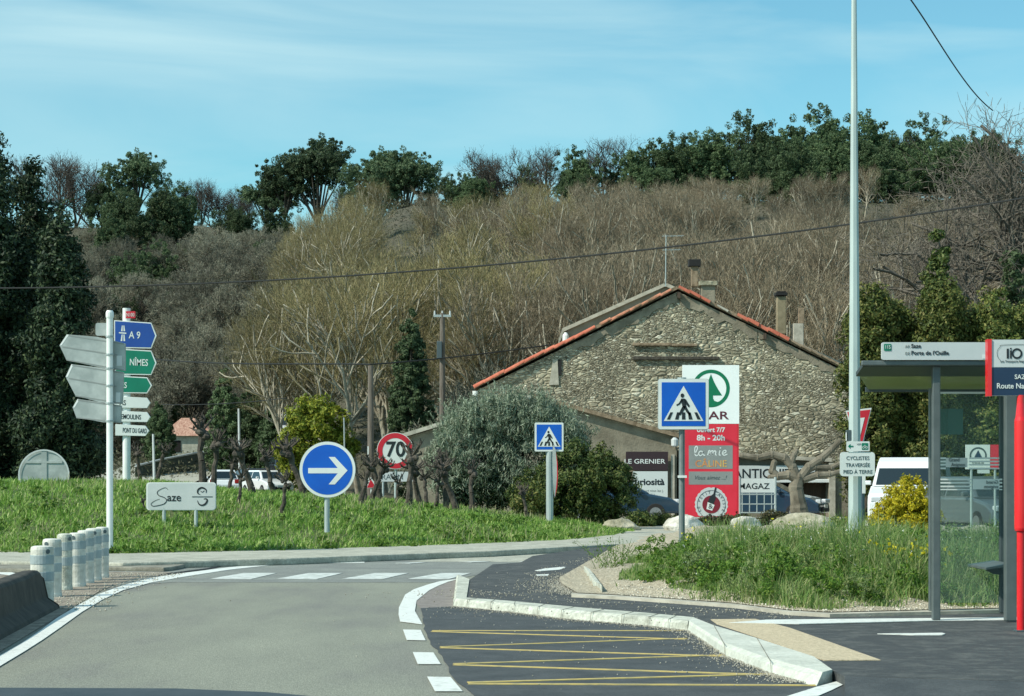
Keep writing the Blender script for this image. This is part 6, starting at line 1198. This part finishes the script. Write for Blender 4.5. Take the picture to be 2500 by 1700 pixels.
# hedge trees on the right
for i, (px, Y, H, W, lb) in enumerate(((2118, 65, 7.6, 1.35, 'leftmost dense evergreen behind the lamp post'), (2205, 66, 7.0, 1.45, 'dense evergreen left of the slim cypress'), (2285, 65, 7.8, 1.35, 'tallest dense evergreen in front of the slim cypress'), (2370, 66, 6.9, 1.4, 'dense evergreen behind the red sign edge'), (2445, 65, 7.4, 1.4, 'dense evergreen behind the flag panel'), (2530, 66, 7.2, 1.5, 'dense evergreen cut by the right edge'))):
    rg2 = random.Random(i); E = [(rg2.uniform(-.3, .3)*W, 0, H*h, W*(.72 if h < .75 else .45)*rg2.uniform(.85, 1.1), W*.7, H*.13) for h in (.12, .25, .38, .5, .62, .72, .8, .88)]+[(rg2.uniform(-.6, .6)*W, 0, H*rg2.uniform(.7, .86), W*.3, W*.3, H*.09) for _ in range(2)]
    single('hedge_evergreen', px, Y, lb, E, 480, .28, 95, .062, M['L_hedge'], [[(0, 0, -.1), (0, 0, 2), (0, 0, H*.8)]], 100+i, tr_r=.12)
# big bare tree with ivy at the right edge
bt = proto_bare(77, 15.5, mat('grey_bark', (.09, .08, .065), (.18, .16, .13), 4, .95), mat('dark_fine_twigs', (.15, .13, .105), None, rough=.9), .011, nl=4, counts=(18, 7, 6, 8), lens=(.36, .24, .15, .09), t0=.3, ang=(40, 75), up=.12, wob=.2, trunk_h=.8)
place(bt, 2474, 84, 1.08, 'big dark leafless tree with an ivy covered trunk at the right edge', None, rz=2.2, dz=0)
rg = np.random.default_rng(3); P, O = clumps([(0, 0, 3.5+i*.75, .38, .38, .5) for i in range(9)], 150, .2, 50, rg, .5); V, Q = cards(P, .07, .6, rg, O, .8); np_mesh('ivy', V, Q, M['L_oak'], bt)
# pollarded plane tree by the shop
Yp = 63; c = at(1947, 1300, Yp); t = thing('pollard_plane', (c.x, Yp, 0), 'pollarded plane tree with knobbly horizontal limbs before the shop front', 'tree')
def LP_(pts, r, name='limb', m=None, par=None):
    q = [at(a, b, Yp+(dd if len(p_) > 2 else 0)) for p_ in pts for a, b, dd in [(p_+(0,))[:3]]]; mb = MB(); n_ = len(q); rr_ = [r*(1-.45*i/(n_-1)) for i in range(n_)]
    mb.path(q, rr_, 9)
    for p, r1 in list(zip(q, rr_))[1:]: mb.lathe((p.x, p.y, p.z-r1*1.05), [(r1*.5, 0), (r1*1.02, r1*.5), (r1*1.1, r1*1.05), (r1*.95, r1*1.6), (r1*.4, r1*2.1)], 8)
    return mb.build(name, m or M['bark'], par or t, smooth=False)
LP_([(1962, 1290), (1950, 1240), (1943, 1190), (1950, 1165)], .30, 'trunk')
for pts, r in (([(1950, 1170), (1925, 1160), (1898, 1163), (1885, 1150), (1890, 1128)], .16), ([(1945, 1165), (1935, 1140), (1915, 1118), (1885, 1110), (1850, 1118), (1812, 1112)], .15), ([(1955, 1165), (1975, 1140), (2005, 1120), (2030, 1098), (2050, 1078)], .15), ([(1960, 1170), (1995, 1160), (2025, 1158), (2055, 1150)], .14), ([(1965, 1150), (1990, 1140), (2030, 1142), (2058, 1128)], .12), ([(1930, 1135), (1938, 1112), (1945, 1102)], .12), ([(1893, 1163), (1880, 1165)], .13)): LP_(pts, r)
# pollarded stumps on the mound
def stump(seed, h, r, lean, nb, leaf=0):
    r *= .78; rb = random.Random(seed); t = thing('pollard_stump', (0, 0, 0), 'x', 'tree'); mb = MB(); pts = [Vector((0, 0, -.15))]
    for i in range(1, 7): pts.append(Vector((lean*h*i/6+rb.uniform(-.02, .02), rb.uniform(-.03, .03), h*i/6)))
    mb.path(pts, [r*(1.25-.12*i+(.35 if i > 4 else 0)) for i in range(7)], 8); top = pts[-1]
    for k in range(5): q = top+Vector((rb.uniform(-.08, .08), rb.uniform(-.08, .08), rb.uniform(-.1, .04))); rr_ = r*rb.uniform(.7, 1.25); mb.lathe((q.x, q.y, q.z-rr_), [(rr_*.4, 0), (rr_, rr_*.5), (rr_*1.1, rr_), (rr_*.8, rr_*1.6), (rr_*.2, rr_*2)], 7)
    mb.build('trunk', M['pbark'], t); mb = MB()
    for k in range(nb):
        a = rb.uniform(0, 6.28); e = rb.uniform(.15, 1.2); L__ = rb.uniform(.10, .30); d = Vector((math.cos(a)*math.cos(e), math.sin(a)*math.cos(e), math.sin(e))); p = top+d*.05; q = p+d*L__; q2 = q+Vector((rb.uniform(-.06, .06), rb.uniform(-.05, .05), rb.uniform(.02, .12)))
        mb.path([p, q, q2], [r*.42, r*.30, r*.12], 5)
        for j in range(3): z = q+Vector((rb.uniform(-1, 1), rb.uniform(-1, 1), rb.uniform(.2, 1)))*.09; mb.tube(q, z, .012, .004, 4)
    mb.build('shoots', M['pbark'], t); return t
SP = [stump(1, .62, .055, .10, 9), stump(2, .85, .075, -.22, 12), stump(3, .80, .07, .25, 11), stump(4, 1.0, .08, .05, 10), stump(5, .9, .085, -.38, 14)]
sts = [(583, 1252, 43, .9, 0, 0, 'thin dark stump right of the village sign'), (690, 1283, 42, 1.0, 0, .6, 'forked stump standing lowest on the mound left of the arrow sign'), (356, 1297, 40.5, .32, 1, 0, 'tiny stump sprout below the village sign'), (668, 1203, 47, 1.0, 1, 0, 'leaning stump with a burred head in front of the far cars'), (745, 1200, 47, 1.2, 4, 0, 'thick leaning stump just left of the arrow sign'), (522, 1180, 50, 1.15, 3, 0, 'upright pollard stump behind the village sign, right one'), (492, 1182, 50, 1.4, 3, 2, 'taller pollard stump behind the village sign, left one'), (382, 1178, 49, .95, 2, 0, 'crooked stump right of the white guide sign post'), (345, 1178, 50, .9, 1, 1, 'small stump beside the white guide sign post'), (880, 1232, 45, 1.0, 2, 0, 'stump just right of the arrow sign'), (968, 1226, 48, .85, 0, 1, 'thin stump under the speed limit sign'), (998, 1226, 46.5, 1.15, 3, .5, 'grey stump overlapping the right of the speed limit sign'), (1028, 1212, 49, 1.0, 4, 1, 'stump right of the grey one, leaning outward'), (1042, 1212, 50, .9, 2, 2, 'twisted stump before the annex wall'), (1118, 1244, 48, 1.15, 4, .3, 'thick double stump in front of the olive tree'), (1150, 1226, 50, 1.0, 3, 1.5, 'shaded stump beneath the olive crown'), (1290, 1240, 49, .8, 1, 0, 'dark stump left of the small crossing sign'), (905, 1222, 48, .9, 4, 3.0, 'stump between arrow sign and speed sign'), (893, 1226, 46, .8, 0, 2.0, 'thin stump close beside the arrow sign edge'), (930, 1218, 50, 1.1, 2, 3.6, 'stump just left of the speed limit sign post'), (1064, 1222, 47, 1.05, 0, .4, 'slender stump left of the olive crown'), (1088, 1228, 49, 1.1, 3, 2.6, 'stump against the left of the olive crown'), (620, 1196, 46, 1.1, 4, .5, 'leaning stump right of the village sign, before the far cars'), (560, 1196, 48, .8, 2, 1.2, 'bushy low stump by the right end of the village sign')]
for px, py, Y, sc, k, rz, lb in sts:
    x = (px-CX)/FP*Y; z = float(mound(x, Y)); pr = SP[k]
    if pr.name not in used: used.add(pr.name); pr.location = (x, Y, z); pr.rotation_euler = (0, 0, rz); pr.scale = (sc,)*3; pr['label'] = lb; pr['group'] = 'pollarded stumps on the mound'
    else: dup(pr, (x, Y, z), rz, sc, lb, 'pollarded stumps on the mound')
for pr in bare+scr+rdg+PN+EV+SP:
    if pr.name not in used:
        for ch in list(pr.children): bpy.data.objects.remove(ch)
        bpy.data.objects.remove(pr)
